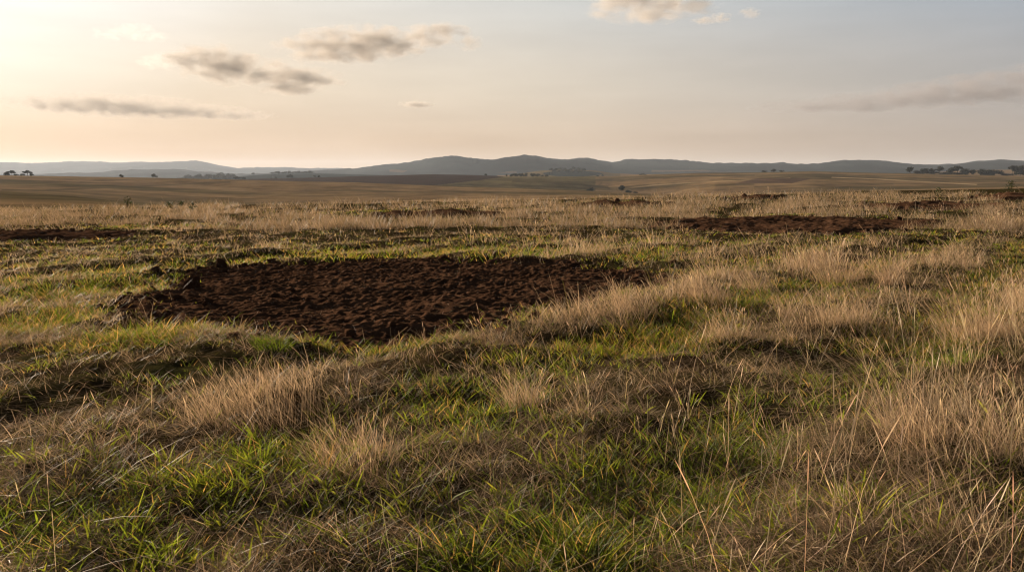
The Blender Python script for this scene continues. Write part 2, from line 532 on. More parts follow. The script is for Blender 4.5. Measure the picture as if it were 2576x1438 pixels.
def far_sheet(name, ya, yb, rows, cols, mat, colf, mask=None, smax=1.12, thr=0.49):
    s = np.linspace(-smax, smax, cols)
    yy = np.exp(np.linspace(math.log(ya), math.log(yb), rows))
    S, Y = np.meshgrid(s, yy)
    return sheet(name, S * Y, Y, mat, colf, mask, thr)


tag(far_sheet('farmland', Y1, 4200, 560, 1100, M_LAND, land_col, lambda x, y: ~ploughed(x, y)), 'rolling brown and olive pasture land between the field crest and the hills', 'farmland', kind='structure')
_s = np.linspace(-1.12, 1.12, 1100)
tag(far_sheet('ploughed_field', Y1, 4200, 560, 1100, M_PLOUGH, lambda x, y: np.broadcast_to(C_PLOUGH, x.shape + (3,)), ploughed, thr=0.51), 'dark brown ploughed field on a far slope', 'ploughed field', kind='structure')
tag(far_sheet('hills', 4200, 9000, 150, 1500, M_HILL, hill_col), 'blue grey wooded hills along the horizon', 'hills', kind='structure')
tag(far_sheet('distant_hills', 9000, YEND, 60, 800, M_HILL, hill_col), 'pale hazy hills farthest off on the horizon', 'hills', kind='structure')

# ------------------------------------------------------------------ soil surfaces
def soil_height(x, y, sd):
    rows = fbm(x / 1.5 + y * .12, y / 0.42, 111, 3)
    lump = np.maximum(fbm(x / 0.24, y / 0.24, 121, 4, .6) - 0.02, 0)
    fine = fbm(x / 0.08, y / 0.08, 131, 2)
    rim = np.exp(-((sd - 0.22) / 0.3) ** 2)
    calm = np.clip(.45 + 1.8 * fbm(x / 1.3, y / .9, 145, 2), .05, 1)
    h = -0.06 + 0.035 * rows + 0.15 * lump * (0.24 * calm + .4 * rim) + 0.05 * fine + 0.022 * vn(x / .035, y / .035, 151) + 0.03 * rim * (0.2 + 1.6 * np.maximum(fbm(x / 0.5, y / 0.5, 141, 2), 0))
    return h * sstep(-0.25, 0.15, sd) - 0.16 * sstep(0.0, -0.3, sd)


def soil_top(x, y):
    sd = patch_sd(x, y)
    zs = np.maximum(ground_raw(x, y) * .4 + ground_smooth(x, y) * .6 + soil_height(x, y, sd), ground(x, y) + .012)
    return np.where(sd > -.05, zs, ground(x, y))


def crumbs(wx, wy, n, s0):
    """loose crumbs of earth: small facetted lumps lying on the patch and spilled over its rim"""
    bm = bmesh.new(); bmesh.ops.create_icosphere(bm, subdivisions=1, radius=1.0)
    ic = np.array([v.co[:] for v in bm.verts]); it = np.array([[v.index for v in f.verts] for f in bm.faces]); bm.free()
    x = RNG.uniform(wx.min() - .9, wx.max() + .9, n); y = RNG.uniform(wy.min() - .9, wy.max() + .9, n)
    sd = patch_sd(x, y)
    pr = np.where(sd > 0, .16 + .84 * np.exp(-sd / .4), np.exp(sd / .28)) * np.clip(.45 + 2.0 * fbm(x / .7, y / .7, 171, 2), .03, 1.3)
    ok = RNG.random(n) < pr
    x, y, sd = x[ok], y[ok], sd[ok]; n = len(x)
    sz = s0 * .9 * np.exp(RNG.normal(0, .75, n)); sz = np.minimum(sz, s0 * 4.5)
    z = soil_top(x, y)
    jit = ic[None] * (1 + RNG.normal(0, .22, (n, len(ic), 1)))
    jit *= np.stack([RNG.uniform(.7, 1.3, n), RNG.uniform(.7, 1.3, n), RNG.uniform(.45, .95, n)], -1)[:, None, :]
    a = RNG.uniform(0, 6.28, n); ca, sa = np.cos(a)[:, None], np.sin(a)[:, None]
    px = jit[..., 0] * ca - jit[..., 1] * sa; py = jit[..., 0] * sa + jit[..., 1] * ca
    V = np.stack([x[:, None] + px * sz[:, None], y[:, None] + py * sz[:, None], z[:, None] + (jit[..., 2] + .25) * sz[:, None]], -1).reshape(-1, 3)
    T = (it[None] + (np.arange(n) * len(ic))[:, None, None]).reshape(-1, 3)
    return V, T


def make_patch(k):
    wx, wy = PATCH_W[k]
    x0, x1, y0, y1 = wx.min() - .6, wx.max() + .6, wy.min() - .6, wy.max() + .6
    dist = max(wy.min(), 3)
    res = max(0.028, dist * 0.0028)
    nx, ny = int((x1 - x0) / res) + 2, int((y1 - y0) / res) + 2
    X, Y = np.meshgrid(np.linspace(x0, x1, nx), np.linspace(y0, y1, ny))
    sd = patch_sd(X, Y)
    Z = ground_raw(X, Y) * 0.4 + ground_smooth(X, Y) * 0.6 + soil_height(X, Y, sd)
    if k: Z = Z + sstep(0.0, .5, sd) * (0.05 + .0035 * dist) * (1 + 1.2 * fbm(X / 1.1, Y / 1.6, 161, 2))
    Z = np.where(sd < 0, np.minimum(Z, ground(X, Y) - 0.02 + np.clip(sd + 0.05, -1, 0) * .3), np.maximum(Z, ground(X, Y) + 0.012))
    idx = np.arange(nx * ny).reshape(ny, nx)
    q = np.stack([idx[:-1, :-1], idx[:-1, 1:], idx[1:, 1:], idx[1:, :-1]], -1).reshape(-1, 4)
    keep = (sd.ravel()[q].max(1) > -0.12)
    q = q[keep]
    used = np.unique(q); remap = np.full(nx * ny, -1); remap[used] = np.arange(len(used))
    v = np.stack([X, Y, Z], -1).reshape(-1, 3)[used]
    cv, ct = crumbs(wx, wy, (9000, 2500, 1500, 700, 3500, 1800, 500, 900)[k], .016 * max(1, dist / 9) ** .8)
    o = link('soil_patch', mesh_np('soil_patch', np.concatenate([v, cv]), quads=remap[q], tris=ct + len(v), smooth=False), M_SOIL)
    tag(o, PATCHES[k][0], 'bare soil', 'bare soil patches in the field', 'structure')


tag(sheet('field', X_, Y_, M_GROUND), 'grassy field ground of brown earth and moss running from the foreground to the crest', 'field', kind='structure')
for k in range(len(PATCHES)): make_patch(k)

# ------------------------------------------------------------------ grass
def blades(base, h, az, lean, droop, sag, w, facing, col, lev, prof):
    """one tapered, bent strip per blade; base (n,3), the rest (n,)"""
    n = len(h); k = len(lev)
    lev = np.array(lev, float); prof = np.array(prof, float)
    t = lev[None, :]
    r = h[:, None] * (lean[:, None] * t + droop[:, None] * t * t)
    z = h[:, None] * (t - sag[:, None] * t * t)
    cx = base[:, 0:1] + np.cos(az)[:, None] * r
    cyy = base[:, 1:2] + np.sin(az)[:, None] * r
    cz = base[:, 2:3] + z
    hw = 0.5 * w[:, None] * prof[None, :]
    sx = np.cos(facing)[:, None] * hw; sy = np.sin(facing)[:, None] * hw
    V = np.empty((n, 2 * (k - 1) + 1, 3), np.float32)
    V[:, 0:2 * (k - 1):2, 0] = (cx - sx)[:, :-1]; V[:, 0:2 * (k - 1):2, 1] = (cyy - sy)[:, :-1]; V[:, 0:2 * (k - 1):2, 2] = cz[:, :-1]
    V[:, 1:2 * (k - 1):2, 0] = (cx + sx)[:, :-1]; V[:, 1:2 * (k - 1):2, 1] = (cyy + sy)[:, :-1]; V[:, 1:2 * (k - 1):2, 2] = cz[:, :-1]
    V[:, -1, 0] = cx[:, -1]; V[:, -1, 1] = cyy[:, -1]; V[:, -1, 2] = cz[:, -1]
    m = 2 * (k - 1) + 1
    off = (np.arange(n) * m)[:, None, None]
    ql = np.array([[2 * i, 2 * i + 1, 2 * i + 3, 2 * i + 2] for i in range(k - 2)])
    Q = (ql[None] + off).reshape(-1, 4)
    Tt = (np.array([[2 * (k - 2), 2 * (k - 2) + 1, m - 1]])[None] + off).reshape(-1, 3)
    C = np.repeat(col, m, axis=0)
    return V.reshape(-1, 3), Q, Tt, C


def join(parts):
    vs, qs, ts, cs = [], [], [], []
    o = 0
    for v, q, t, c in parts:
        vs.append(v); qs.append(q + o); ts.append(t + o); cs.append(c); o += len(v)
    return np.concatenate(vs), np.concatenate(qs), np.concatenate(ts), np.concatenate(cs)


LEAF = ([0, .35, .72, 1], [.75, 1, .7, 0])
LEAF4 = ([0, .25, .5, .78, 1], [.6, 1, .95, .6, 0])
CULM = ([0, .5, .8, .9, 1], [1, .75, .6, .9, 0])
HEAD = ([0, .5, .76, .82, .92, 1], [.9, .65, .5, 1.9, 1.5, 0])
STRAW = ([0, .5, 1], [.8, 1, 0])


def col_var(base, n, v=0.18, hue=0.06):
    base = np.asarray(base, float)
    k = np.exp(RNG.normal(0, v, n))[:, None]
    return np.clip(base * k * np.exp(RNG.normal(0, hue, (n, 3))), 0.004, 0.95)


def G(u, v, blobs):
    s = np.zeros(np.shape(u))
    for (bu, bv, su, sv, wgt) in blobs:
        s = np.maximum(s, wgt * np.exp(-((u - bu) / su) ** 2 - ((v - bv) / sv) ** 2))
    return s


# where the tall dead grass and the fresh green stand, read off the photo
TALL = [(1540, 800, 70, 24, .35), (1770, 770, 100, 34, .8), (1650, 795, 60, 24, .3), (2060, 680, 140, 34, 1.), (2230, 690, 80, 32, .9), (1900, 690, 90, 26, .5), (2330, 780, 140, 42, .9), (2480, 800, 130, 60, 1.), (2420, 690, 170, 20, .6),
        (2500, 570, 130, 22, 1.), (2350, 625, 140, 18, .6), (2050, 620, 120, 16, .7), (1800, 610, 120, 16, .5), (1980, 820, 110, 26, .55), (2200, 900, 120, 32, .5), (2400, 930, 160, 45, .8), (2560, 900, 90, 70, .9),
        (720, 985, 170, 50, .9), (560, 1035, 110, 50, .9), (950, 930, 110, 26, .6), (860, 1150, 70, 30, .9), (960, 1160, 80, 36, .75), (1310, 1000, 110, 34, .75), (1500, 1005, 70, 34, .7), (1240, 860, 90, 16, .4),
        (2300, 1120, 190, 60, .6), (2490, 1130, 130, 90, .7), (1750, 1180, 120, 60, .65), (2000, 1150, 120, 50, .5), (2150, 1350, 140, 60, .3), (2440, 1380, 140, 80, .5), (1650, 1400, 120, 60, .4), (800, 600, 500, 18, .55), (1350, 590, 250, 16, .55),
        (400, 640, 260, 18, .55), (100, 660, 200, 20, .6), (1150, 605, 140, 10, .6), (150, 640, 220, 16, .5), (1700, 640, 120, 14, .4), (250, 1150, 120, 40, .3)]
FRESH = [(1200, 640, 420, 16, 1.), (800, 645, 220, 14, .9), (300, 715, 170, 30, .9), (120, 760, 140, 40, .7), (600, 680, 120, 14, .8), (650, 840, 190, 16, .8), (800, 855, 60, 14, 1.), (400, 850, 160, 30, .7), (100, 830, 120, 30, .6),
         (1230, 915, 260, 36, 1.), (1130, 900, 100, 28, 1.), (1450, 880, 100, 18, .7), (1350, 800, 60, 14, .7), (1150, 990, 130, 40, .8), (100, 950, 80, 25, .8), (330, 940, 140, 25, .6), (2400, 900, 80, 22, .8), (1700, 790, 110, 22, .7),
         (1650, 840, 120, 24, .7), (2000, 770, 120, 20, .7), (2200, 740, 120, 14, .7), (2300, 590, 220, 14, .8), (2500, 620, 130, 18, .8), (2450, 690, 150, 12, .5), (1500, 640, 220, 16, .8), (1700, 600, 300, 20, .35), (900, 535, 220, 8, .9),
         (1100, 528, 220, 4, .9), (350, 572, 260, 6, .9), (2000, 543, 320, 5, .9), (1500, 560, 250, 12, .3), (1550, 510, 140, 3, .8), (2300, 508, 260, 4, .7), (100, 1180, 160, 35, .35), (350, 1230, 140, 35, .45), (560, 1240, 100, 35, .7),
         (760, 1190, 120, 45, .8), (60, 1330, 120, 45, .5), (620, 1300, 90, 45, .5), (1050, 1290, 160, 60, .4), (1250, 1110, 180, 50, .6), (1500, 1180, 120, 50, .6), (1150, 1400, 140, 50, .55), (1430, 1380, 100, 60, .7), (1480, 1430, 80, 40, .9),
         (1880, 1130, 120, 50, .5), (2200, 1290, 130, 50, .9), (2010, 1330, 110, 60, .7), (1800, 1300, 130, 60, .5), (2450, 1250, 100, 40, .5), (300, 1420, 200, 40, .5), (1350, 1250, 170, 60, .4), (950, 1330, 80, 40, .4), (820, 1280, 100, 60, .5)]


LOW = [(1620, 745, 130, 34, .85), (1450, 790, 120, 26, .7), (700, 880, 400, 22, .6), (1110, 553, 200, 11, 1.), (1570, 522, 120, 8, 1.), (1950, 602, 340, 15, .9), (2350, 537, 240, 11, 1.), (1910, 505, 90, 5, 1.), (2600, 508, 150, 7, 1.), (80, 624, 300, 12, .8)]


def scatter(n, v0, v1, u0=-420, u1=3000, vpow=1.0):
    """n random ground points spread evenly over the view between rows v0 and v1 (plus a margin either side)"""
    v = v0 + (v1 - v0) * RNG.random(n) ** vpow
    u = RNG.uniform(u0, u1, n)
    if v1 == 1640:      # the meadow goes on, a little thinner, beside and behind the view
        m = int(n * .9)
        v2 = RNG.uniform(v0, 2600, m); u2 = RNG.uniform(-1500, 4100, m)
        out = (v2 > v1) | (u2 < u0) | (u2 > u1)
        u = np.concatenate([u, u2[out]]); v = np.concatenate([v, v2[out]])
    x, y = at_uv(u, v)
    ok = (y > .7) & (y < 89)
    return x[ok], y[ok]


def area(n, y0, y1, smax=0.85):
    y = np.sqrt(RNG.uniform(y0 ** 2, y1 ** 2, n))
    x = RNG.uniform(-smax, smax, n) * y
    return x, y


def wind(x, y):
    return 2.2 + 1.4 * fbm(x / 3.0, y / 3.0, 201, 2)


def clump(x, y, nb, spread, hgt, wid, colf, lev, lean_mu, out=0.8, droop_mu=.15, sagm=.12, hvar=.3, windk=.0, azn=.8):
    """expand clump centres to blades. All args per clump except the scalars"""
    i = np.repeat(np.arange(len(x)), nb)
    n = len(i)
    a = RNG.uniform(0, 2 * math.pi, n); rr = np.sqrt(RNG.random(n))
    bx = x[i] + np.cos(a) * rr * spread[i]; by = y[i] + np.sin(a) * rr * spread[i]
    ok = patch_sd(bx, by) < RNG.exponential(.14, n) - .09
    i, a, rr, bx, by = i[ok], a[ok], rr[ok], bx[ok], by[ok]; n = len(i)
    base = np.stack([bx, by, soil_top(bx, by) - 0.012], -1)
    h = hgt[i] * np.minimum(np.exp(RNG.normal(0, hvar, n)), 1.7) * (1 - .35 * rr)
    lean = np.abs(RNG.normal(lean_mu, lean_mu * .6 + .05, n)) + out * rr * .35
    az = a + RNG.normal(0, azn, n)
    if windk:
        wa = wind(bx, by)
        az = np.arctan2(np.sin(az) + windk * np.sin(wa), np.cos(az) + windk * np.cos(wa))
    droop = np.abs(RNG.normal(droop_mu, droop_mu * .8 + .02, n)); sag = np.clip(RNG.normal(sagm, sagm * .6 + .01, n), 0, .55)
    w = wid[i] * np.exp(RNG.normal(0, .22, n))
    return blades(base, h, az, lean, droop, sag, w, RNG.uniform(0, math.pi, n), colf(i, n), *lev)


STRAW_C = np.array((0.52, 0.38, 0.24)); STRAW_D = np.array((0.26, 0.17, 0.098)); GREY_D = np.array((0.14, 0.094, 0.06))
GREEN_C = np.array((0.112, 0.152, 0.022)); GREEN_D = np.array((0.06, 0.098, 0.018)); GREEN_Y = np.array((0.19, 0.17, 0.038))


def mixc(a, b, t):
    t = np.asarray(t)[:, None]
    return a * (1 - t) + b * t


def lod(y):
    return np.maximum(1.0, y / 7.0)


parts_g, parts_d, parts_l = [], [], []

# --- short fresh green sward
for (n, v0, v1, nb0) in ((10500, 860, 1640, 11), (19000, 560, 880, 12), (7000, 488, 575, 12)):
    x, y = scatter(n, v0, v1)
    u, v = to_uv(x, y)
    nz = fbm(x / 1.1, y / 1.1, 211, 3) + .35 * fbm(x / 4, y / 4, 215, 2)
    g = G(u, v, FRESH)
    t = G(u, v, TALL)
    rw = rows_at(x, y)
    g = np.clip(g * (.45 + .55 * (1 - rw)) + (.36 + .3 * sstep(900, 1500, u) if v0 > 800 else .6) * (1 - rw) * (v0 > 500) * (y < 22), 0, 1)
    keep = RNG.random(len(x)) < np.clip((-0.02 if v0 > 800 else 0.2) + .75 * g + 0.6 * nz - .3 * t * rw, .02, 1)
    x, y, g, nz, u, v = (q[keep] for q in (x, y, g, nz, u, v))
    k = lod(y)
    nb = np.clip(RNG.poisson(nb0 * (.6 + .8 * g)), 3, 40)
    spread = (0.05 + 0.07 * g) * k ** .75
    hg = ((.045 if v0 > 800 else .055) + (.055 if v0 > 800 else .075) * g + .02 * RNG.random(len(x))) * (1 + .3 * np.clip((7 - y) / 3, -.3, 1)) * np.exp(RNG.normal(0, .2, len(x)))
    wd = 0.0050 * k ** .95
    yel = np.clip(RNG.random(len(x)) ** 3 + .3 * np.maximum(-nz, 0), 0, 1)
    dk = np.clip(.5 + 1.2 * nz, 0, 1)
    def cf(i, n, yel=yel, dk=dk):
        c = mixc(mixc(GREEN_C, GREEN_D, dk[i]), GREEN_Y, yel[i] * .6)
        dry = RNG.random(n) < (.16 if v0 > 800 else .34)
        c = np.where(dry[:, None], STRAW_D, c)
        return c * np.exp(RNG.normal(0, .2, n))[:, None]
    parts_g.append(clump(x, y, nb, spread, hg, wd, cf, LEAF, .28, 1.0, .3, .15))

# --- broad fresh blades in the foreground
x, y = scatter(2600, 1000, 1640)
u, v = to_uv(x, y)
g = G(u, v, FRESH)
keep = RNG.random(len(x)) < np.clip(.06 + .7 * g, 0, 1)
x, y, g = x[keep], y[keep], g[keep]
nb = np.clip(RNG.poisson(7, len(x)), 2, 16)
def cf(i, n):
    c = mixc(GREEN_C * 1.05, GREEN_Y, np.clip(RNG.random(n) ** 2.5, 0, 1) * .7)
    return c * np.exp(RNG.normal(0, .18, n))[:, None]
parts_g.append(clump(x, y, nb, .04 + .05 * RNG.random(len(x)), .095 + .075 * RNG.random(len(x)), .0075 + .004 * RNG.random(len(x)), cf, LEAF4, .30, 1.0, .28, .18, .25))

# --- dry fine grass, upright, in clumps; the far band first
for (n, v0, v1, nb0, kind) in ((5600, 850, 1640, 12, 0), (10500, 565, 870, 14, 1), (17000, 486, 580, 13, 2)):
    x, y = scatter(n, v0, v1)
    u, v = to_uv(x, y)
    nz = fbm(x / 1.4, y / 1.4, 221, 3) + .4 * fbm(x / 6, y / 4, 225, 2)
    t = G(u, v, TALL)
    if kind == 2:
        t = np.maximum(t, np.clip(.5 + 2.3 * nz, 0, 1) * (1 - .8 * G(u, v, FRESH)))
    elif kind == 1:
        t = np.maximum(t, .75 * np.clip(.5 + 1.8 * nz, 0, 1) * (1 - .7 * G(u, v, FRESH)))
    rw = rows_at(x, y)
    if kind < 2: t = np.clip(t * (.06 + .94 * rw ** 1.5) + .38 * sstep(.45, .8, rw) * (y > 5) * (y < 22) * sstep(1000, 1500, u), 0, 1) * np.clip(.55 + 2.6 * fbm(x / .9, y / .9, 227, 2), .08, 1.15)
    keep = RNG.random(len(x)) < np.clip(.05 + 1.0 * t + .30 * nz, .02, 1) * (1 - .93 * G(u, v, LOW))
    x, y, t, nz, u, v = (q[keep] for q in (x, y, t, nz, u, v))
    k = lod(y)
    nb = np.clip(RNG.poisson(nb0 * (.6 + .7 * t)), 3, 45)
    spread = (0.06 + 0.08 * t) * k ** .75
    rightk = sstep(900, 2100, u)
    hg = (0.10 + (.13 if kind < 1 else .19) * t + .05 * t * rightk) * np.exp(RNG.normal(0, .22, len(x))) * (1.12 if kind == 2 else 1)
    wd = (0.0029 if kind < 2 else 0.0026) * k ** .92
    warm = np.clip(.5 + .9 * nz + .3 * (rightk - .5), 0, 1)
    def cf(i, n, warm=warm):
        c = mixc(STRAW_D, STRAW_C, np.clip(warm[i] + RNG.normal(0, .25, n), 0, 1))
        gr = RNG.random(n) < .10
        c = np.where(gr[:, None], GREEN_Y * .8, c)
        return c * np.exp(RNG.normal(0, .16, n))[:, None] * (.68 if v1 < 600 else 1.0)
    parts_d.append(clump(x, y, nb, spread, hg, wd, cf, CULM if kind < 2 else LEAF, .30 if kind < 1 else .2, .7, .22, .12, .45, windk=.5, azn=1.5))

# --- short mixed dead blades among the green
for (n, v0, v1, nb0) in ((9500, 850, 1640, 10), (21000, 560, 870, 12)):
    x, y = scatter(n, v0, v1)
    nz = fbm(x / .8, y / .8, 271, 3)
    keep = RNG.random(len(x)) < np.clip(.42 + 1.1 * nz + .75 * (rows_at(x, y) - .5), .03, 1)
    x, y, nz = x[keep], y[keep], nz[keep]
    k = lod(y); m = len(x)
    def cf(i, n):
        c = mixc(GREY_D, STRAW_C, np.clip(RNG.random(n) ** 1.3, 0, 1))
        return np.where((RNG.random(n) < .2)[:, None], GREEN_Y * .8, c) * np.exp(RNG.normal(0, .2, n))[:, None]
    parts_d.append(clump(x, y, np.clip(RNG.poisson(nb0, m), 3, 25), .11 * k ** .75, (.075 + .05 * RNG.random(m)) * np.exp(RNG.normal(0, .25, m)), .0030 * k ** .95, cf, LEAF, .55, .8, .45, .2, .4, windk=.4, azn=1.6))

# --- tall culms with seed heads
for (n, v0, v1) in ((2300, 830, 1640), (3200, 560, 860), (2600, 486, 575)):
    x, y = scatter(n, v0, v1)
    u, v = to_uv(x, y)
    t = G(u, v, TALL)
    rightk = sstep(700, 2100, u)
    if v1 < 600: t = np.maximum(t, .35)
    keep = RNG.random(len(x)) < np.clip(.012 + t * (.25 + .75 * rightk) * (.25 + .75 * rows_at(x, y)), 0, 1) * (1 - .95 * G(u, v, LOW))
    x, y, t, rightk = x[keep], y[keep], t[keep], rightk[keep]
    k = lod(y)
    nb = np.clip(RNG.poisson(4 + 5 * t * rightk), 1, 14)
    hg = (.20 + .16 * t + .14 * t * rightk) * np.exp(RNG.normal(0, .2, len(x)))
    def cf(i, n):
        return col_var(STRAW_C * 1.1, n, .16, .05)
    parts_d.append(clump(x, y, nb, .10 * k ** .5, hg, .0026 * k ** .85, cf, HEAD, .16, .6, .10, .04, .22, windk=.7))

# --- single long stalks in the right foreground
x, y = scatter(95, 980, 1620, 1650, 2900)
n = len(x)
parts_d.append(blades(np.stack([x, y, ground(x, y) - .01], -1), RNG.uniform(.38, .78, n), RNG.normal(.3, 1.0, n), np.abs(RNG.normal(.22, .18, n)), RNG.uniform(0, .25, n), RNG.uniform(0, .1, n), RNG.uniform(.002, .0034, n), RNG.uniform(0, 3.14, n), col_var(STRAW_C * 1.1, n, .15), *HEAD))
# --- tangled bent straws criss-crossing between the clumps
for (n, v0, v1) in ((9000, 830, 1640), (6000, 600, 850)):
    x, y = scatter(n, v0, v1)
    x, y = x[patch_sd(x, y) < -.05], y[patch_sd(x, y) < -.05]
    u, v = to_uv(x, y)
    keep = RNG.random(len(x)) < np.clip(.10 + .9 * G(u, v, TALL) * (.35 + .65 * sstep(800, 2000, u)) + .25 * fbm(x / .8, y / .8, 261, 2), .02, 1)
    x, y = x[keep], y[keep]; n = len(x); k = lod(y)
    ln = RNG.uniform(.22, .62, n) * np.where(y > 9, .75, 1); el = np.abs(RNG.normal(.35, .28, n)) + .06
    h = ln * np.sin(el)
    parts_d.append(blades(np.stack([x, y, ground(x, y) + RNG.uniform(0, .06, n)], -1), h, RNG.uniform(0, 6.28, n), 1 / np.tan(el) * .75, RNG.normal(0, .25, n) / np.tan(el), RNG.uniform(.0, .5, n), .0024 * k ** .9 * np.exp(RNG.normal(0, .25, n)), RNG.uniform(0, 3.14, n), col_var(mixc(STRAW_D, STRAW_C * 1.05, RNG.random(n) ** .7), n, .18), *CULM))

# --- flattened dead litter
for (n, v0, v1) in ((70000, 830, 1640), (34000, 600, 850), (9000, 500, 610)):
    x, y = scatter(n, v0, v1)
    ok = patch_sd(x, y) < .12
    x, y = x[ok], y[ok]
    u, v = to_uv(x, y)
    nz = fbm(x / .7, y / .7, 231, 3)
    keep = RNG.random(len(x)) < np.clip(.62 + 1.0 * nz - .35 * G(u, v, FRESH) * (y > 6), .06, 1)
    x, y, nz, u = x[keep], y[keep], nz[keep], u[keep]
    n = len(x); k = lod(y)
    ln = RNG.uniform(.10, .34, n) * k ** .3
    h = RNG.uniform(.015, .065, n)
    lean = ln / h
    a = 0.55 + .9 * fbm(x / .9, y / .9, 241, 2) * 2 + RNG.normal(0, .55, n)
    a = np.where(RNG.random(n) < .25, RNG.uniform(0, 6.28, n), a)
    base = np.stack([x - np.cos(a) * ln * .5, y - np.sin(a) * ln * .5, ground(x, y) + RNG.uniform(-.005, .035, n)], -1)
    base[:, 2] = np.maximum(base[:, 2], ground(base[:, 0], base[:, 1]) - .01)
    c = mixc(GREY_D * .75, STRAW_C * .9, np.clip(RNG.random(n) ** 2.4 + .3 * nz, 0, .9)) * np.exp(RNG.normal(0, .22, n))[:, None]
    parts_l.append(blades(base, h, a, lean, RNG.normal(0, .8, n), RNG.uniform(.2, 1.1, n), .0026 * k ** .95 * np.exp(RNG.normal(0, .35, n)), a + math.pi / 2 + RNG.normal(0, .5, n), c, *LEAF))
# short crumbs of straw lying on the bare soil
x, y = scatter(11000, 545, 900)
sd = patch_sd(x, y)
ok = (sd > -.1) & (RNG.random(len(x)) < .10 + .5 * np.exp(-np.maximum(sd, 0) / .5) + .4 * (fbm(x / .8, y / .8, 251, 2) > .22))
x, y, sd = x[ok], y[ok], sd[ok]
n = len(x)
a = RNG.uniform(0, 6.28, n); ln = RNG.uniform(.05, .2, n); h = RNG.uniform(.02, .06, n)
zz = soil_top(x, y)
parts_l.append(blades(np.stack([x, y, zz], -1), h, a, ln / h, RNG.normal(0, .5, n), RNG.uniform(.3, 1, n), .0045 * lod(y) ** .6, a + 1.57, col_var(mixc(GREY_D, STRAW_C, RNG.random(n)), n, .2), *LEAF))

for nm, prts, mt, lab in (('green_grass', parts_g, M_GREEN, 'short fresh green grass growing between the dead straw'), ('dry_grass', parts_d, M_DRY, 'standing dry straw coloured grass across the field'),
                          ('grass_litter', parts_l, M_THATCH, 'flattened dead grass and straw lying over the ground')):
    v_, q_, t_, c_ = join(prts)
    print(nm, len(v_), len(q_) + len(t_))
    tag(link(nm, mesh_np(nm, v_, q_, t_, c_), mt), lab, 'grass', kind='stuff')
# ------------------------------------------------------------------ soil clods
def clod_mesh(seed, sub=3):
    bm = bmesh.new()
    bmesh.ops.create_icosphere(bm, subdivisions=sub, radius=1.0)
    co = np.array([v.co[:] for v in bm.verts])
    a, b, c = co.T
    d = 1 + .55 * fbm(a * 1.3 + 5 * seed, b * 1.3 + c * 1.7, 300 + seed, 3) + .30 * fbm(c * 3.1 + seed, a * 2.9 - b * 3.3, 320 + seed, 3) + .16 * fbm(b * 8 + c * 5, a * 8 - c * 6, 340 + seed, 2)
    co = co * d[:, None]
    co[:, 2] = np.where(co[:, 2] < -.35, -.35 + .2 * (co[:, 2] + .35), co[:, 2])
    co[:, 2] += .3
    for v, p in zip(bm.verts, co): v.co = p
    for f in bm.faces: f.smooth = False
    me = bpy.data.meshes.new('soil_clod'); bm.to_mesh(me); bm.free()
    me.materials.append(M_SOIL)
    return me


CLODS = [clod_mesh(i) for i in range(7)]


def clod(u, v, wpx, hpx, label, k, rz=None, group=None, yx=None):
    if yx is None:
        x, y = at_uv(np.array([u]), np.array([v]))
    else:
        x, y = yx
    d = float(y[0])
    wd = wpx / FH * d * .5; hh = hpx / FH * d
    o = bpy.data.objects.new('soil_clod', CLODS[k % len(CLODS)]); COL.objects.link(o)
    o.location = (float(x[0]), d, float(soil_top(x, y)[0]) - .01)
    o.scale = (wd * .85, wd * .8, hh / 1.35)
    o.rotation_euler = (0, 0, rz if rz is not None else random.uniform(0, 6.28))
    tag(o, label, 'soil clod', group)


clod(559, 666, 32, 24, 'upright dark lump of earth standing alone on the bright green grass behind the large patch', 0, .4)
clod(392, 686, 28, 14, 'low dark clod in the grass left of the large bare patch', 1)
clod(486, 714, 52, 34, 'biggest dark brown clod, at the upper left of the large bare patch', 2, 1.0)
clod(521, 756, 30, 18, 'squat clod with a straw wisp inside the left part of the large bare patch', 3)
clod(1346, 764, 46, 20, 'broad clod at the lower right edge of the large bare patch beside two rounder lumps', 4)
clod(1388, 770, 40, 26, 'rounded dark clod between a broad clod and a tall clod by the large patch', 5)
clod(1421, 768, 32, 32, 'tallest clod next to the leaning straw at the right edge of the large bare patch', 6)
clod(1346, 808, 38, 20, 'brown turf clod lying in the grass just below the right edge of the large patch', 1, 2.0)
clod(421, 579, 18, 9, 'small clod farthest back in the green strip beyond the left soil strip', 2)
clod(437, 590, 16, 11, 'small upright clod standing off the right end of the left soil strip', 0)
clod(330, 812, 60, 24, 'long clod at the lower left corner of the large bare patch', 3, .2)
clod(410, 808, 55, 30, 'dark hollow sided clod next to the lower left corner of the large bare patch', 4, .9)
for k, n, s0, s1, lab, grp in ((0, 64, .025, .075, 'small crumbly dark clod along the rim of the large bare patch', 'clods along the rim of the large bare patch'),
                               (1, 16, .05, .14, 'small dark clod on the soil strip at the left edge', 'clods on the left soil strip'),
                               (4, 26, .05, .15, 'small dark clod along the long reddish patch on the right', 'clods along the long reddish patch'),
                               (5, 14, .08, .22, 'dark clod on the ridged soil strip at the far right', 'clods on the far right soil strip')):
    wx, wy = PATCH_W[k]
    got = 0
    while got < n:
        i = RNG.integers(len(wx)); t = RNG.random()
        j = (i + 1) % len(wx)
        # mostly along the far rim, which is the side that shows
        x = np.array([wx[i] * (1 - t) + wx[j] * t + RNG.normal(0, .18)]); y = np.array([wy[i] * (1 - t) + wy[j] * t + RNG.normal(0, .15)])
        if y[0] < np.mean(wy) and RNG.random() < .55: continue
        if abs(x[0]) > .68 * y[0] + .3: continue
        sz = RNG.uniform(s0, s1)
        clod(0, 0, sz * 2 * FH / y[0], sz * RNG.uniform(.8, 1.3) * FH / y[0], lab, int(RNG.integers(7)), group=grp, yx=(x, y))
        got += 1

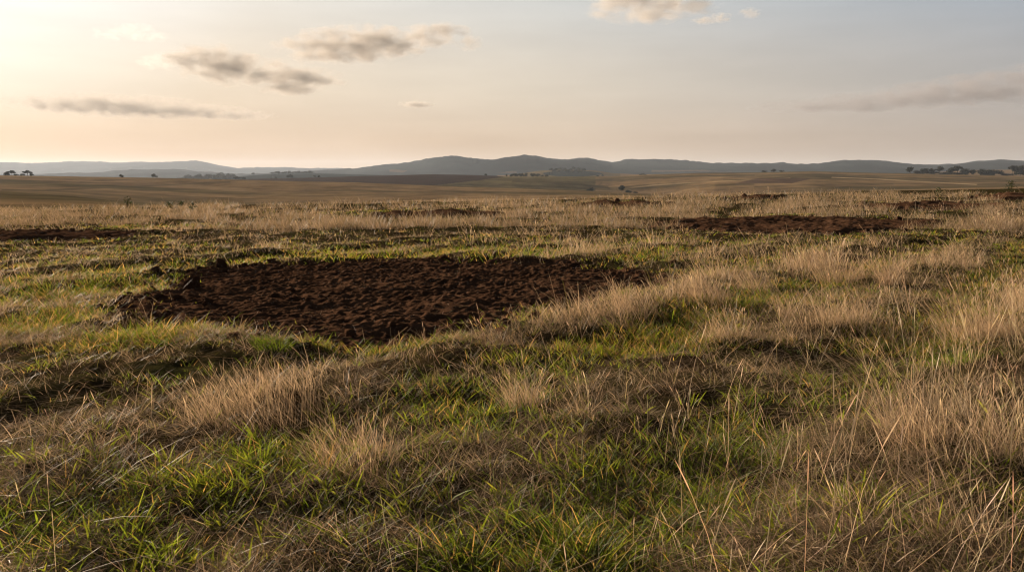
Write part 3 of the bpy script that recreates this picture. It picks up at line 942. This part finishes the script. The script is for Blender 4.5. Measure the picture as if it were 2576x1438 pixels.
# ------------------------------------------------------------------ tussocks
def tussock(u, v, label, kind, hgt, spread, nb, windk=.6, wdir=None, droop=.12):
    x, y = at_uv(np.array([float(u)]), np.array([float(v)]))
    k = lod(y)
    if kind == 'dry':
        cf = lambda i, n: mixc(STRAW_D, STRAW_C * 1.08, np.clip(RNG.normal(.62, .3, n), 0, 1)) * np.exp(RNG.normal(0, .16, n))[:, None]
        prt = [clump(x, y, np.array([nb]), np.array([spread]), np.array([hgt]), .0019 * k ** .9, cf, CULM, .30, .55, droop + .15, .12, .5, windk=windk, azn=1.6),
               clump(x, y, np.array([nb // 7]), np.array([spread * .8]), np.array([hgt * 1.25]), .0026 * k ** .9, cf, HEAD, .14, .7, droop, .05, .2, windk=windk)]
        mat, nm = M_DRY, 'dry_tussock'
    else:
        cf = lambda i, n: mixc(GREEN_C, GREEN_D if kind == 'dark' else GREEN_Y, RNG.random(n)) * np.exp(RNG.normal(0, .2, n))[:, None]
        prt = [clump(x, y, np.array([nb]), np.array([spread]), np.array([hgt]), (.0075 if kind == 'broad' else .0042) * k ** .9, cf, LEAF4, .25, 1.3, .3, .2, .25)]
        mat, nm = M_GREEN, 'green_tussock'
    v_, q_, t_, c_ = join(prt)
    z = float(ground(x, y)[0])
    org = np.array([float(x[0]), float(y[0]), z])
    o = link(nm, mesh_np(nm, v_ - org, q_, t_, c_), mat)
    o.location = org
    tag(o, label, 'grass tussock')


tussock(1775, 775, 'dense tall straw tussock right of the large bare patch with straight pale stalks', 'dry', .38, .30, 360)
tussock(1560, 800, 'straw tussock leaning over the right edge of the large bare patch', 'dry', .32, .22, 110, 1.2)
tussock(1900, 740, 'low straw tussock between the dense tall tussock and the big pale one', 'dry', .30, .24, 260)
tussock(2110, 705, 'big pale spreading straw tussock with stalks fanning to the left', 'dry', .36, .42, 440, .1)
tussock(2235, 720, 'narrow pointed straw tussock right of the big pale spreading one', 'dry', .50, .16, 260, .4)
tussock(2440, 850, 'tall loose straw tussock near the right edge above the dark green pocket', 'dry', .48, .28, 300)
tussock(900, 1185, 'brown grass tussock in the lower middle beside yellow green leaves', 'dry', .24, .26, 420, .8)
tussock(650, 1065, 'broad brown tussock of fine bent grass left of the centre foreground', 'dry', .26, .46, 700, 1.2)
tussock(1320, 1020, 'short upright straw tussock in the centre foreground', 'dry', .25, .16, 300)
tussock(2300, 1150, 'tall thin straw stalks fanning up in the right foreground', 'dry', .62, .22, 150, .9)
tussock(690, 885, 'rounded dark green tussock at the near edge of the large bare patch', 'dark', .15, .16, 260)
tussock(800, 872, 'small bright green tussock right of the rounded dark green one at the patch edge', 'fresh', .14, .11, 90)
tussock(2190, 1310, 'clump of broad green leaves low in the right foreground', 'broad', .19, .17, 90)
tussock(2400, 915, 'deep green tussock under the tall loose straw at the right', 'dark', .16, .2, 160)
tussock(570, 1250, 'bright broad bladed green tussock in the left foreground', 'broad', .18, .12, 34)
tussock(1480, 1436, 'dense green tussock cut by the bottom edge of the picture', 'fresh', .18, .11, 110)

# ------------------------------------------------------------------ weeds near the crest
def weed(u, v, h, label, n=70, w=.25):
    x, y = at_uv(np.array([float(u)]), np.array([float(v)]))
    x0, y0 = float(x[0]), float(y[0]); z0 = float(ground(x, y)[0])
    r = empty('weed', (x0, y0, z0))
    tag(r, label, 'weed')
    m = 5
    st = blades(np.zeros((m, 3)), h * RNG.uniform(.7, 1, m), RNG.uniform(0, 6.28, m), RNG.uniform(.02, .25, m), np.zeros(m), np.zeros(m), np.full(m, .03), RNG.uniform(0, 3.14, m), col_var((.05, .045, .02), m), *STRAW)
    link('stem', mesh_np('stem', *st[:3], col=st[3]), M_LEAF, r)
    zz = h * RNG.uniform(.35, 1.0, n); a = RNG.uniform(0, 6.28, n); rr = w * RNG.random(n) * (.5 + .5 * np.sin(zz / h * 3.0))
    b = np.stack([np.cos(a) * rr, np.sin(a) * rr, zz], -1)
    lf = blades(b, RNG.uniform(.05, .11, n), RNG.uniform(0, 6.28, n), RNG.uniform(.3, 1.5, n), np.zeros(n), RNG.uniform(0, .4, n), RNG.uniform(.03, .06, n), RNG.uniform(0, 3.14, n), col_var((.035, .05, .014), n), *LEAF)
    link('foliage', mesh_np('foliage', *lf[:3], col=lf[3]), M_LEAF, r)


weed(324, 531, .78, 'tall thin weed standing alone above the grass at the left crest')
weed(427, 533, .45, 'low dark weed at the crest, left of a taller bushy one')
weed(486, 541, .55, 'dark bushy weed in the dry grass near the left crest')
weed(458, 526, .40, 'small dark weed top on the crest between two bushier weeds')
weed(2360, 503, .75, 'dark green weed in the dry grass near the right crest')
weed(2541, 490, .95, 'bushy weed on the crest by the right edge', 150, .5)

# ------------------------------------------------------------------ trees
def tree_meshes(seed, kind):
    """unit tree: 1 high, crown about 1 wide; returns (trunk mesh, crown mesh)"""
    rng = np.random.default_rng(900 + seed)
    lobes = []
    if kind == 'bush':
        for _ in range(6):
            lobes.append((rng.uniform(-.34, .34), rng.uniform(-.3, .3), rng.uniform(.22, .55), rng.uniform(.2, .3), rng.uniform(.24, .42)))
        lobes.append((0, 0, .55, .28, .42)); zt = .25
    elif kind == 'flat':
        for _ in range(7):
            lobes.append((rng.uniform(-.4, .4), rng.uniform(-.3, .3), rng.uniform(.5, .86), rng.uniform(.15, .25), rng.uniform(.08, .15)))
        lobes.append((.05, 0, .84, .24, .14)); zt = .5
    elif kind == 'tall':
        for _ in range(6):
            lobes.append((rng.uniform(-.22, .22), rng.uniform(-.2, .2), rng.uniform(.35, .8), rng.uniform(.2, .3), rng.uniform(.16, .24)))
        lobes.append((0, 0, .78, .26, .22)); zt = .4
    else:
        for _ in range(8):
            lobes.append((rng.uniform(-.32, .32), rng.uniform(-.3, .3), rng.uniform(.26, .78), rng.uniform(.17, .28), rng.uniform(.14, .24)))
        lobes.append((0, 0, .76, .26, .22)); zt = .42
    n = 900
    li = rng.integers(0, len(lobes), n)
    lb = np.array(lobes)[li]
    d = rng.normal(size=(n, 3)); d /= np.linalg.norm(d, axis=1)[:, None]
    rr = rng.random(n) ** .33
    c = np.stack([lb[:, 0] + d[:, 0] * lb[:, 3] * rr, lb[:, 1] + d[:, 1] * lb[:, 3] * rr, lb[:, 2] + d[:, 2] * lb[:, 4] * rr], -1)
    c[:, 2] = np.clip(c[:, 2], .03, 1.05)
    t1 = rng.normal(size=(n, 3)); t1 /= np.linalg.norm(t1, axis=1)[:, None]
    t2 = np.cross(t1, rng.normal(size=(n, 3))); t2 /= np.linalg.norm(t2, axis=1)[:, None]
    s = rng.uniform(.035, .07, n)[:, None]
    V = np.stack([c - t1 * s - t2 * s * .6, c + t1 * s - t2 * s * .4, c + t1 * s * .8 + t2 * s * .6, c - t1 * s * .7 + t2 * s * .5], 1).reshape(-1, 3)
    Q = np.arange(4 * n).reshape(-1, 4)
    colr = np.array((.022, .024, .012)) * np.exp(rng.normal(0, .3, (n, 1)))
    crown = mesh_np('crown', V, Q, None, np.repeat(colr, 4, 0), smooth=False)
    crown.materials.append(M_LEAF)
    # trunk with limbs: tapered six-sided tubes
    vs, qs = [], []
    def tube(p0, p1, r0, r1):
        o = sum(len(a) for a in vs)
        p0 = np.array(p0, float); p1 = np.array(p1, float)
        ax = p1 - p0; ax /= np.linalg.norm(ax)
        e1 = np.cross(ax, (0, 1, .1)); e1 /= np.linalg.norm(e1); e2 = np.cross(ax, e1)
        an = np.arange(6) * math.pi / 3
        ring = np.cos(an)[:, None] * e1 + np.sin(an)[:, None] * e2
        vs.append(np.concatenate([p0 + ring * r0, p1 + ring * r1]))
        qs.extend([[o + i, o + (i + 1) % 6, o + 6 + (i + 1) % 6, o + 6 + i] for i in range(6)])
    tube((0, 0, -.06), (.01, 0, zt), .038, .026)
    for b in lobes[:5]:
        tube((.01, 0, zt * rng.uniform(.6, 1)), (b[0] * .8, b[1] * .8, b[2]), .02, .007)
    trunk = mesh_np('trunk', np.concatenate(vs), qs)
    trunk.materials.append(M_BARK)
    return trunk, crown


TM = {}
for kd in ('round', 'bush', 'flat', 'tall'):
    TM[kd] = [tree_meshes(i + 10 * ('round', 'bush', 'flat', 'tall').index(kd), kd) for i in range(3)]
_tk = [0]


def tree(u, Y, hpx, wpx, kind, label, group=None, name='tree'):
    x = (u - 1288) / FH * Y
    z = float(ground(np.array([x]), np.array([float(Y)]))[0])
    sc = Y / FH
    r = empty('bush' if kind == 'bush' else name, (x, Y, z), random.uniform(0, 6.28))
    _tk[0] += 1
    tr, cr = TM[kind][_tk[0] % 3]
    wid = {'round': 1.0, 'bush': 1.0, 'flat': 1.1, 'tall': .8}[kind]
    r.scale = (wpx * sc * 1.3 / wid, wpx * sc * 1.3 / wid, hpx * sc * 1.22)
    a = bpy.data.objects.new('trunk', tr); COL.objects.link(a); a.parent = r
    b = bpy.data.objects.new('crown', cr); COL.objects.link(b); b.parent = r
    tag(r, label, 'bush' if kind == 'bush' else 'tree', group)


tree(30, 955, 11, 17, 'flat', 'flat topped tree leftmost on the left skyline')
tree(18, 955, 8, 13, 'bush', 'dense bush at the left foot of the leftmost flat topped tree')
tree(41, 955, 4, 9, 'bush', 'low bush at the right foot of the leftmost flat topped tree')
tree(69, 955, 11.5, 18, 'flat', 'flat topped tree with sky showing under its crown, second from the left')
tree(56, 955, 5, 9, 'bush', 'small bush left of the second flat topped tree')
tree(80, 955, 5, 8, 'bush', 'small bush right of the second flat topped tree')
tree(304, 965, 6.5, 9, 'bush', 'small rounded bush alone on the left skyline')
tree(387, 980, 9, 12, 'round', 'small dark rounded tree alone on the skyline, right of the small bush')
for i, u in enumerate(np.linspace(456, 584, 15)):
    tree(u, 2450 + 60 * (i % 3), [9, 10, 12, 11, 13, 14, 11, 15, 13, 14, 15, 16, 13, 15, 11][i], 15, ('round', 'bush')[i % 3 == 1], 'hazy grey tree in the wood behind the left hill', 'trees of the hazy wood')
tree(597, 1640, 7.5, 12, 'bush', 'dark bush at the right end of the hazy wood, left of a lower one')
tree(613, 1640, 6, 12, 'bush', 'dark lower bush touching the one at the end of the hazy wood')
tree(637, 2800, 6, 6, 'tall', 'faint narrow tree between the wood and the ploughed slope')
tree(693, 2300, 7.5, 15, 'round', 'broad hazy tree just beyond the ploughed slope')
tree(729, 1690, 8, 13, 'round', 'dark tree on the left end of the ploughed slope')
tree(791, 1690, 5, 5, 'round', 'tiny tree on the ploughed skyline, left of its twin')
tree(801, 1690, 4.5, 6, 'round', 'tiny tree on the ploughed skyline, right of its twin')
for i, u in enumerate(np.linspace(686, 786, 13)):
    tree(u, 2880, 4 + (i * 7 % 3), 9, 'round', 'faint tree in the row on the far left ridge', 'row of trees on the far ridge')
tree(1222, 1690, 4, 6, 'round', 'tiny tree at the right end of the ploughed skyline')
tree(1275, 1690, 5, 5, 'round', 'single small tree left of the tree belt in the middle distance')
for i, u in enumerate((1288, 1294, 1300, 1307, 1314, 1322, 1337, 1344, 1354, 1365, 1376)):
    tree(u, 1705, (6, 7, 7, 7, 7.5, 8, 8, 7, 7, 4, 5)[i], 9, ('bush', 'round')[i % 2], 'tree in the belt below the pale hill in the middle', 'tree belt below the pale hill')
for i in range(16):
    tree(1385 + 88 * ((i * 0.618) % 1), 2480 + 20 * i, 5 + i % 3, 10, ('round', 'bush')[i % 2], 'hazy tree of the copse on the pale hill', 'copse on the pale hill')
tree(1484, 2150, 7, 8, 'round', 'dark round tree right of the copse on the pale hill')
tree(1503, 2350, 4, 7, 'bush', 'small hazy bush right of the dark round tree on the pale hill')
tree(1516, 2400, 5, 6, 'round', 'small hazy tree at the right foot of the pale hill')
tree(1488, 1010, 9.5, 19, 'bush', 'broad dark bush in the gully in the middle distance')
tree(1565, 985, 16, 12, 'tall', 'tall dark oval tree standing alone in the middle distance')
tree(1582, 985, 7, 13, 'bush', 'pale shrub right beside the tall oval tree')
tree(1598, 985, 4, 13, 'bush', 'low shrub trailing right of the pale shrub')
tree(1617, 1690, 3.2, 15, 'bush', 'flat low thicket on the middle skyline')
tree(1922, 1690, 4, 10, 'bush', 'low bush on the right skyline, left of a round tree')
tree(1946, 1690, 7, 11, 'round', 'round dark tree between two low bushes on the right skyline')
tree(1964, 1690, 3.5, 12, 'bush', 'low bush on the right skyline, right of a round tree')
for u, h, wd, kd, lab in ((2289, 12, 14, 'tall', 'leftmost dark tree of the right skyline row, upright and dense'), (2304, 6, 16, 'bush', 'low thicket right of the leftmost tree in the right row'),
                          (2318, 10, 9, 'round', 'thin tree rising from the low thicket in the right row'), (2331, 10.5, 14, 'round', 'round tree in the right row, left of its joined neighbour'),
                          (2342, 11, 11, 'round', 'smaller tree joined to the right of a round tree in the right row'), (2362, 14, 18, 'flat', 'open crowned tree with a thin top in the right row'),
                          (2376, 4, 24, 'bush', 'hedge-like bush under the open crowned trees of the right row'), (2392, 13, 15, 'round', 'dark tree left of the tallest flat topped tree in the right row'),
                          (2408, 16, 19, 'flat', 'spreading flat topped tree in the middle of the right row'), (2431, 12.5, 20, 'bush', 'big domed bush in a gap of the right row'),
                          (2449, 10, 10, 'round', 'thin pale tree right of the big domed bush'), (2470, 12, 24, 'bush', 'wide dark mound of a bush in the right row'),
                          (2501, 11, 30, 'bush', 'widest dark bush of the right row'), (2518, 6, 9, 'round', 'small tree at the right foot of the widest bush'),
                          (2547, 19, 20, 'flat', 'tall open tree near the right edge with trunk showing'), (2566, 20, 24, 'round', 'big dense tree at the right edge of the skyline row')):
    tree(u, 1655, h * 1.12, wd * 1.12, kd, lab, 'trees on the right skyline')

for u in (2311, 2324, 2350, 2384, 2400, 2420, 2486, 2530):
    tree(u, 1652, 5, 24, 'bush', 'low hedge bush filling the gaps between the trees of the right skyline row', 'hedge bushes in the right skyline row')

# ------------------------------------------------------------------ clouds (volumes of lumpy vapour)
def cloud(label, lobes, dens, Y, rough=1.15, det=9.0, soft=1.25, aniso=.0, depth=.8, tint=(.85, .80, .75)):
    """lobes in the reading frame: (u, v, ru, rv); built at its real size at distance Y"""
    k = Y / FH
    lobes = [(u, v, ru * 1.18, rv * 1.28) for (u, v, ru, rv) in lobes]
    a = np.array(lobes, float)
    cu, cv = a[:, 0].mean(), a[:, 1].mean()
    org = Vector(((cu - 1288) * k, Y, (440 - cv) * k + ZC))
    bm = bmesh.new()
    loc = []
    for (u, v, ru, rv) in lobes:
        c = Vector(((u - cu) * k, 0, (cv - v) * k)); r = (ru * k, ru * k * depth, rv * k)
        loc.append((c, r))
        bmesh.ops.create_icosphere(bm, subdivisions=3, radius=1.0, matrix=Matrix.Translation(c) @ Matrix.Diagonal((r[0] * 1.30, r[1] * 1.3, r[2] * 1.30, 1)))
    me = bpy.data.meshes.new('cloud'); bm.to_mesh(me); bm.free()
    m, nt, N, L = new_mat('cloud_vapour')
    out = nd(N, 'ShaderNodeOutputMaterial')
    tc = nd(N, 'ShaderNodeTexCoord')
    prev = None
    for c, r in loc:
        sb = nd(N, 'ShaderNodeVectorMath', operation='SUBTRACT'); sb.inputs[1].default_value = c
        dv = nd(N, 'ShaderNodeVectorMath', operation='DIVIDE'); dv.inputs[1].default_value = r
        ln = nd(N, 'ShaderNodeVectorMath', operation='LENGTH')
        L.new(tc.outputs['Object'], sb.inputs[0]); L.new(sb.outputs[0], dv.inputs[0]); L.new(dv.outputs[0], ln.inputs[0])
        if prev is None: prev = ln.outputs['Value']
        else:
            mn = nd(N, 'ShaderNodeMath', operation='SMOOTH_MIN'); mn.inputs[2].default_value = .25
            L.new(prev, mn.inputs[0]); L.new(ln.outputs['Value'], mn.inputs[1]); prev = mn.outputs[0]
    rm = np.mean([r[2] for c, r in loc])
    mp = nd(N, 'ShaderNodeMapping'); mp.inputs['Scale'].default_value = (.55 / rm, .55 / rm, 1.0 / rm)
    L.new(tc.outputs['Object'], mp.inputs['Vector'])
    ns = nd(N, 'ShaderNodeTexNoise', i_Scale=1.0, i_Detail=det, i_Roughness=.6); L.new(mp.outputs[0], ns.inputs['Vector'])
    nm = nd(N, 'ShaderNodeMapRange', clamp=False); nm.inputs[1].default_value = .5; nm.inputs[2].default_value = 1.0; nm.inputs[3].default_value = 0.0; nm.inputs[4].default_value = 2.0 * rough
    L.new(ns.outputs[0], nm.inputs[0])
    ad = nd(N, 'ShaderNodeMath', operation='ADD'); L.new(prev, ad.inputs[0]); L.new(nm.outputs[0], ad.inputs[1])
    ss = nd(N, 'ShaderNodeMapRange', interpolation_type='SMOOTHSTEP')
    ss.inputs[1].default_value = 1.2; ss.inputs[2].default_value = 1.2 - soft; ss.inputs[3].default_value = 0; ss.inputs[4].default_value = dens * .66 / rm
    L.new(ad.outputs[0], ss.inputs[0])
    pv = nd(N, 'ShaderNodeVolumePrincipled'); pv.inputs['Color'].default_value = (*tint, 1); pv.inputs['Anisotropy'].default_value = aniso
    L.new(ss.outputs[0], pv.inputs['Density'])
    L.new(pv.outputs[0], out.inputs['Volume'])
    try: m.cycles.volume_step_rate = .35
    except Exception: pass
    o = link('cloud', me, m)
    o.location = org
    if len(lobes) > 1:
        rmod = o.modifiers.new('merge', 'REMESH'); rmod.mode = 'VOXEL'; rmod.voxel_size = rm * .22
    tag(o, label, 'cloud')


cloud('grey two lobed cloud left of the centre with bright rims', [(540, 165, 75, 30), (600, 182, 75, 28), (720, 195, 70, 24), (770, 205, 75, 20), (740, 230, 60, 10), (470, 160, 28, 16)], 1.2, 7000)
cloud('long grey cloud above the middle with a small bright tail to the right', [(830, 128, 90, 26), (920, 120, 90, 30), (980, 120, 80, 24), (1060, 108, 70, 16), (1110, 98, 60, 18), (1180, 118, 26, 14), (900, 150, 70, 14)], 1.0, 7500)
cloud('cream cloud cut off by the top edge of the picture', [(1540, 26, 60, 28), (1610, 20, 80, 34), (1690, 20, 80, 28), (1610, 55, 60, 16)], 1.0, 6500)
cloud('long faint low cloud over the left hills', [(160, 265, 90, 12), (260, 268, 110, 18), (370, 274, 110, 18), (480, 284, 110, 12), (590, 292, 80, 8)], .55, 9000)
cloud('tiny grey cloud alone in the middle of the sky', [(1052, 267, 36, 6)], .7, 9000, rough=.6)
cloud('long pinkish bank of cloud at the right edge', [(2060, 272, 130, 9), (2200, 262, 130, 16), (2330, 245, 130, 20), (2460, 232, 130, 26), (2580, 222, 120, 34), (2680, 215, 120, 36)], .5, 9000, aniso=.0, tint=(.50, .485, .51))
cloud('bright white wisp at the upper left', [(300, 97, 34, 12), (360, 94, 44, 14), (410, 103, 30, 10)], .11, 7000, rough=1.6, aniso=.2, tint=(.95, .93, .90))
cloud('bright wisp left of the two lobed grey cloud', [(410, 166, 40, 14), (450, 155, 30, 10)], .11, 7000, rough=1.6, aniso=.2, tint=(.95, .93, .90))
cloud('small pale streak below the cream cloud', [(1760, 66, 26, 6), (1800, 60, 22, 8)], .4, 7000)
cloud('tiny cream puff right of the pale streak', [(1872, 49, 22, 9)], .4, 7000)

# ------------------------------------------------------------------ haze, sky, sun
SUN_AZ = math.radians(-41.0)      # measured from the view axis, left negative
SUN_EL = math.radians(13.0)
sun_dir = Vector((math.sin(SUN_AZ) * math.cos(SUN_EL), math.cos(SUN_AZ) * math.cos(SUN_EL), math.sin(SUN_EL)))
HAZE = 3.4e-5


def haze_mat():
    m, nt, N, L = new_mat('haze_air')
    out = nd(N, 'ShaderNodeOutputMaterial')
    pv = nd(N, 'ShaderNodeVolumePrincipled')
    pv.inputs['Color'].default_value = (0.74, 0.84, 1.0, 1)
    pv.inputs['Density'].default_value = HAZE
    pv.inputs['Anisotropy'].default_value = 0.25
    L.new(pv.outputs[0], out.inputs['Volume'])
    return m


bm = bmesh.new()
bmesh.ops.create_cube(bm, size=1.0)
me = bpy.data.meshes.new('haze'); bm.to_mesh(me); bm.free()
hz = link('haze', me, haze_mat())
zmin = float(TT.min()) - 2
ztop = 235.0
hz.scale = (34000, 15500, ztop - zmin + 1)
hz.location = (0, 15500 / 2 - 1500, (ztop + zmin - 1) / 2)
tag(hz, 'thin pale haze over the land that fades the hills', 'haze', kind='stuff')

w = bpy.data.worlds.new('World'); SC.world = w
w.use_nodes = True
N, L = w.node_tree.nodes, w.node_tree.links
N.clear()
wo = nd(N, 'ShaderNodeOutputWorld')
bg = nd(N, 'ShaderNodeBackground', i_Strength=0.10)
sky = nd(N, 'ShaderNodeTexSky', sky_type='NISHITA', sun_disc=False, sun_elevation=SUN_EL, sun_rotation=SUN_AZ, air_density=1.0, dust_density=1.5, ozone_density=1.0, altitude=200)
L.new(sky.outputs[0], bg.inputs['Color'])
# a Nishita sky seen through a thin high veil that is warm and bright towards the sun
tc = nd(N, 'ShaderNodeTexCoord')
nrm = nd(N, 'ShaderNodeVectorMath', operation='NORMALIZE')
L.new(tc.outputs['Generated'], nrm.inputs[0])
dt = nd(N, 'ShaderNodeVectorMath', operation='DOT_PRODUCT')
dt.inputs[1].default_value = sun_dir
L.new(nrm.outputs[0], dt.inputs[0])
cl = nd(N, 'ShaderNodeMath', operation='MINIMUM'); cl.inputs[1].default_value = 1.0
L.new(dt.outputs['Value'], cl.inputs[0])
ac = nd(N, 'ShaderNodeMath', operation='ARCCOSINE'); L.new(cl.outputs[0], ac.inputs[0])
dv = nd(N, 'ShaderNodeMath', operation='DIVIDE'); dv.inputs[1].default_value = math.pi
L.new(ac.outputs[0], dv.inputs[0])
sp = nd(N, 'ShaderNodeSeparateXYZ'); L.new(nrm.outputs[0], sp.inputs[0])


def sky_ramp(stops):
    r = nd(N, 'ShaderNodeValToRGB')
    e = r.color_ramp.elements
    while len(e) < len(stops): e.new(0.5)
    for el, (deg, c) in zip(e, stops):
        el.position = deg / 180; el.color = (*c, 1)
    L.new(dv.outputs[0], r.inputs[0])
    return r


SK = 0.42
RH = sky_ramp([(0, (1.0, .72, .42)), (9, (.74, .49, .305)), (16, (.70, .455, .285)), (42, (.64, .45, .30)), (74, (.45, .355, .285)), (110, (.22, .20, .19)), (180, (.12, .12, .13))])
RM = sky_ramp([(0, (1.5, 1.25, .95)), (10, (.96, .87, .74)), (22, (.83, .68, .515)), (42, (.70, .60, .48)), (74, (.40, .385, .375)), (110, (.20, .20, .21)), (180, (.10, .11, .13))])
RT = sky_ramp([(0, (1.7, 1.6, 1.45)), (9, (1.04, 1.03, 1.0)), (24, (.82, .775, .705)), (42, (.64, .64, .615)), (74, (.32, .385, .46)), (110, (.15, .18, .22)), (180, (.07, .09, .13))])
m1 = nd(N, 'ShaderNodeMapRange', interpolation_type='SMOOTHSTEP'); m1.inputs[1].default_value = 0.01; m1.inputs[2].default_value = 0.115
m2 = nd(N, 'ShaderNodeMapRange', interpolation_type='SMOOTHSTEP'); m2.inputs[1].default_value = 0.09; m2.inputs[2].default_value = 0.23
L.new(sp.outputs['Z'], m1.inputs[0]); L.new(sp.outputs['Z'], m2.inputs[0])
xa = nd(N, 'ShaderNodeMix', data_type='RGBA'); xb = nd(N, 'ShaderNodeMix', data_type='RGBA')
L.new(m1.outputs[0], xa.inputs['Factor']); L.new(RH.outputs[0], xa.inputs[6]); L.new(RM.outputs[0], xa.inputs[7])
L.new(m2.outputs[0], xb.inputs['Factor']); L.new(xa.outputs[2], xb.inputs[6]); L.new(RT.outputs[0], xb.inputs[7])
# the veil is dimmed overhead, above the frame, to cut the fill light
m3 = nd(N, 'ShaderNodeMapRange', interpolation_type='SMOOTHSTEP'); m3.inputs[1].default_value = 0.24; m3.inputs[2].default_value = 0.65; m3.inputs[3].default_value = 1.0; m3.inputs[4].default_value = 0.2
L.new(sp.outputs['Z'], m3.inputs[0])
# faint streaks in the veil
mp = nd(N, 'ShaderNodeMapping'); mp.inputs['Scale'].default_value = (2.2, 2.2, 16.0)
L.new(nrm.outputs[0], mp.inputs['Vector'])
ns = nd(N, 'ShaderNodeTexNoise', i_Scale=2.2, i_Detail=5.0, i_Roughness=.55); L.new(mp.outputs[0], ns.inputs['Vector'])
mr = nd(N, 'ShaderNodeMapRange'); mr.inputs[1].default_value = .35; mr.inputs[2].default_value = .7; mr.inputs[3].default_value = .96; mr.inputs[4].default_value = 1.05
L.new(ns.outputs[0], mr.inputs[0])
vm = nd(N, 'ShaderNodeMix', data_type='RGBA', blend_type='MULTIPLY'); vm.inputs['Factor'].default_value = 1
L.new(xb.outputs[2], vm.inputs[6]); L.new(mr.outputs[0], vm.inputs[7])
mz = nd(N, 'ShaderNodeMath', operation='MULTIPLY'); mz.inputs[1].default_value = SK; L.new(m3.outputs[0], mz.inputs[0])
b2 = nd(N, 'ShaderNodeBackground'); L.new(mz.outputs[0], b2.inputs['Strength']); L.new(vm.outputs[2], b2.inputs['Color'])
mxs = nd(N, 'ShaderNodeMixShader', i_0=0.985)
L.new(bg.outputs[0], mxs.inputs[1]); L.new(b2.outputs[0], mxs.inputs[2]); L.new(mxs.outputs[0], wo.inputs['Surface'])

sl = bpy.data.lights.new('sun', 'SUN')
sl.energy = 5.0; sl.angle = math.radians(0.6); sl.color = (1.0, 0.82, 0.62)
so = bpy.data.objects.new('sun', sl); COL.objects.link(so)
so.rotation_euler = sun_dir.to_track_quat('Z', 'Y').to_euler()
so.location = sun_dir * 50

# ------------------------------------------------------------------ camera and render settings
cam = bpy.data.cameras.new('camera')
cam.sensor_width = 36; cam.lens = 36 * F / 2576
cam.clip_start = 0.05; cam.clip_end = 60000
co = bpy.data.objects.new('camera', cam); COL.objects.link(co)
co.location = (0, 0, ZC)
co.rotation_euler = (math.pi / 2 - PITCH, 0, 0)
SC.camera = co
vs = SC.view_settings
SC.display_settings.display_device = 'sRGB'
vs.view_transform = 'Standard'; vs.look = 'None'; vs.exposure = 1.25; vs.gamma = 1.0
cy = SC.cycles
cy.max_bounces = 6; cy.diffuse_bounces = 3; cy.glossy_bounces = 2; cy.transmission_bounces = 4; cy.volume_bounces = 3; cy.transparent_max_bounces = 8
cy.caustics_reflective = False; cy.caustics_refractive = False
cy.volume_max_steps = 256
cy.filter_width = 1.2
cy.use_denoising = True
cy.sample_clamp_indirect = 4.0
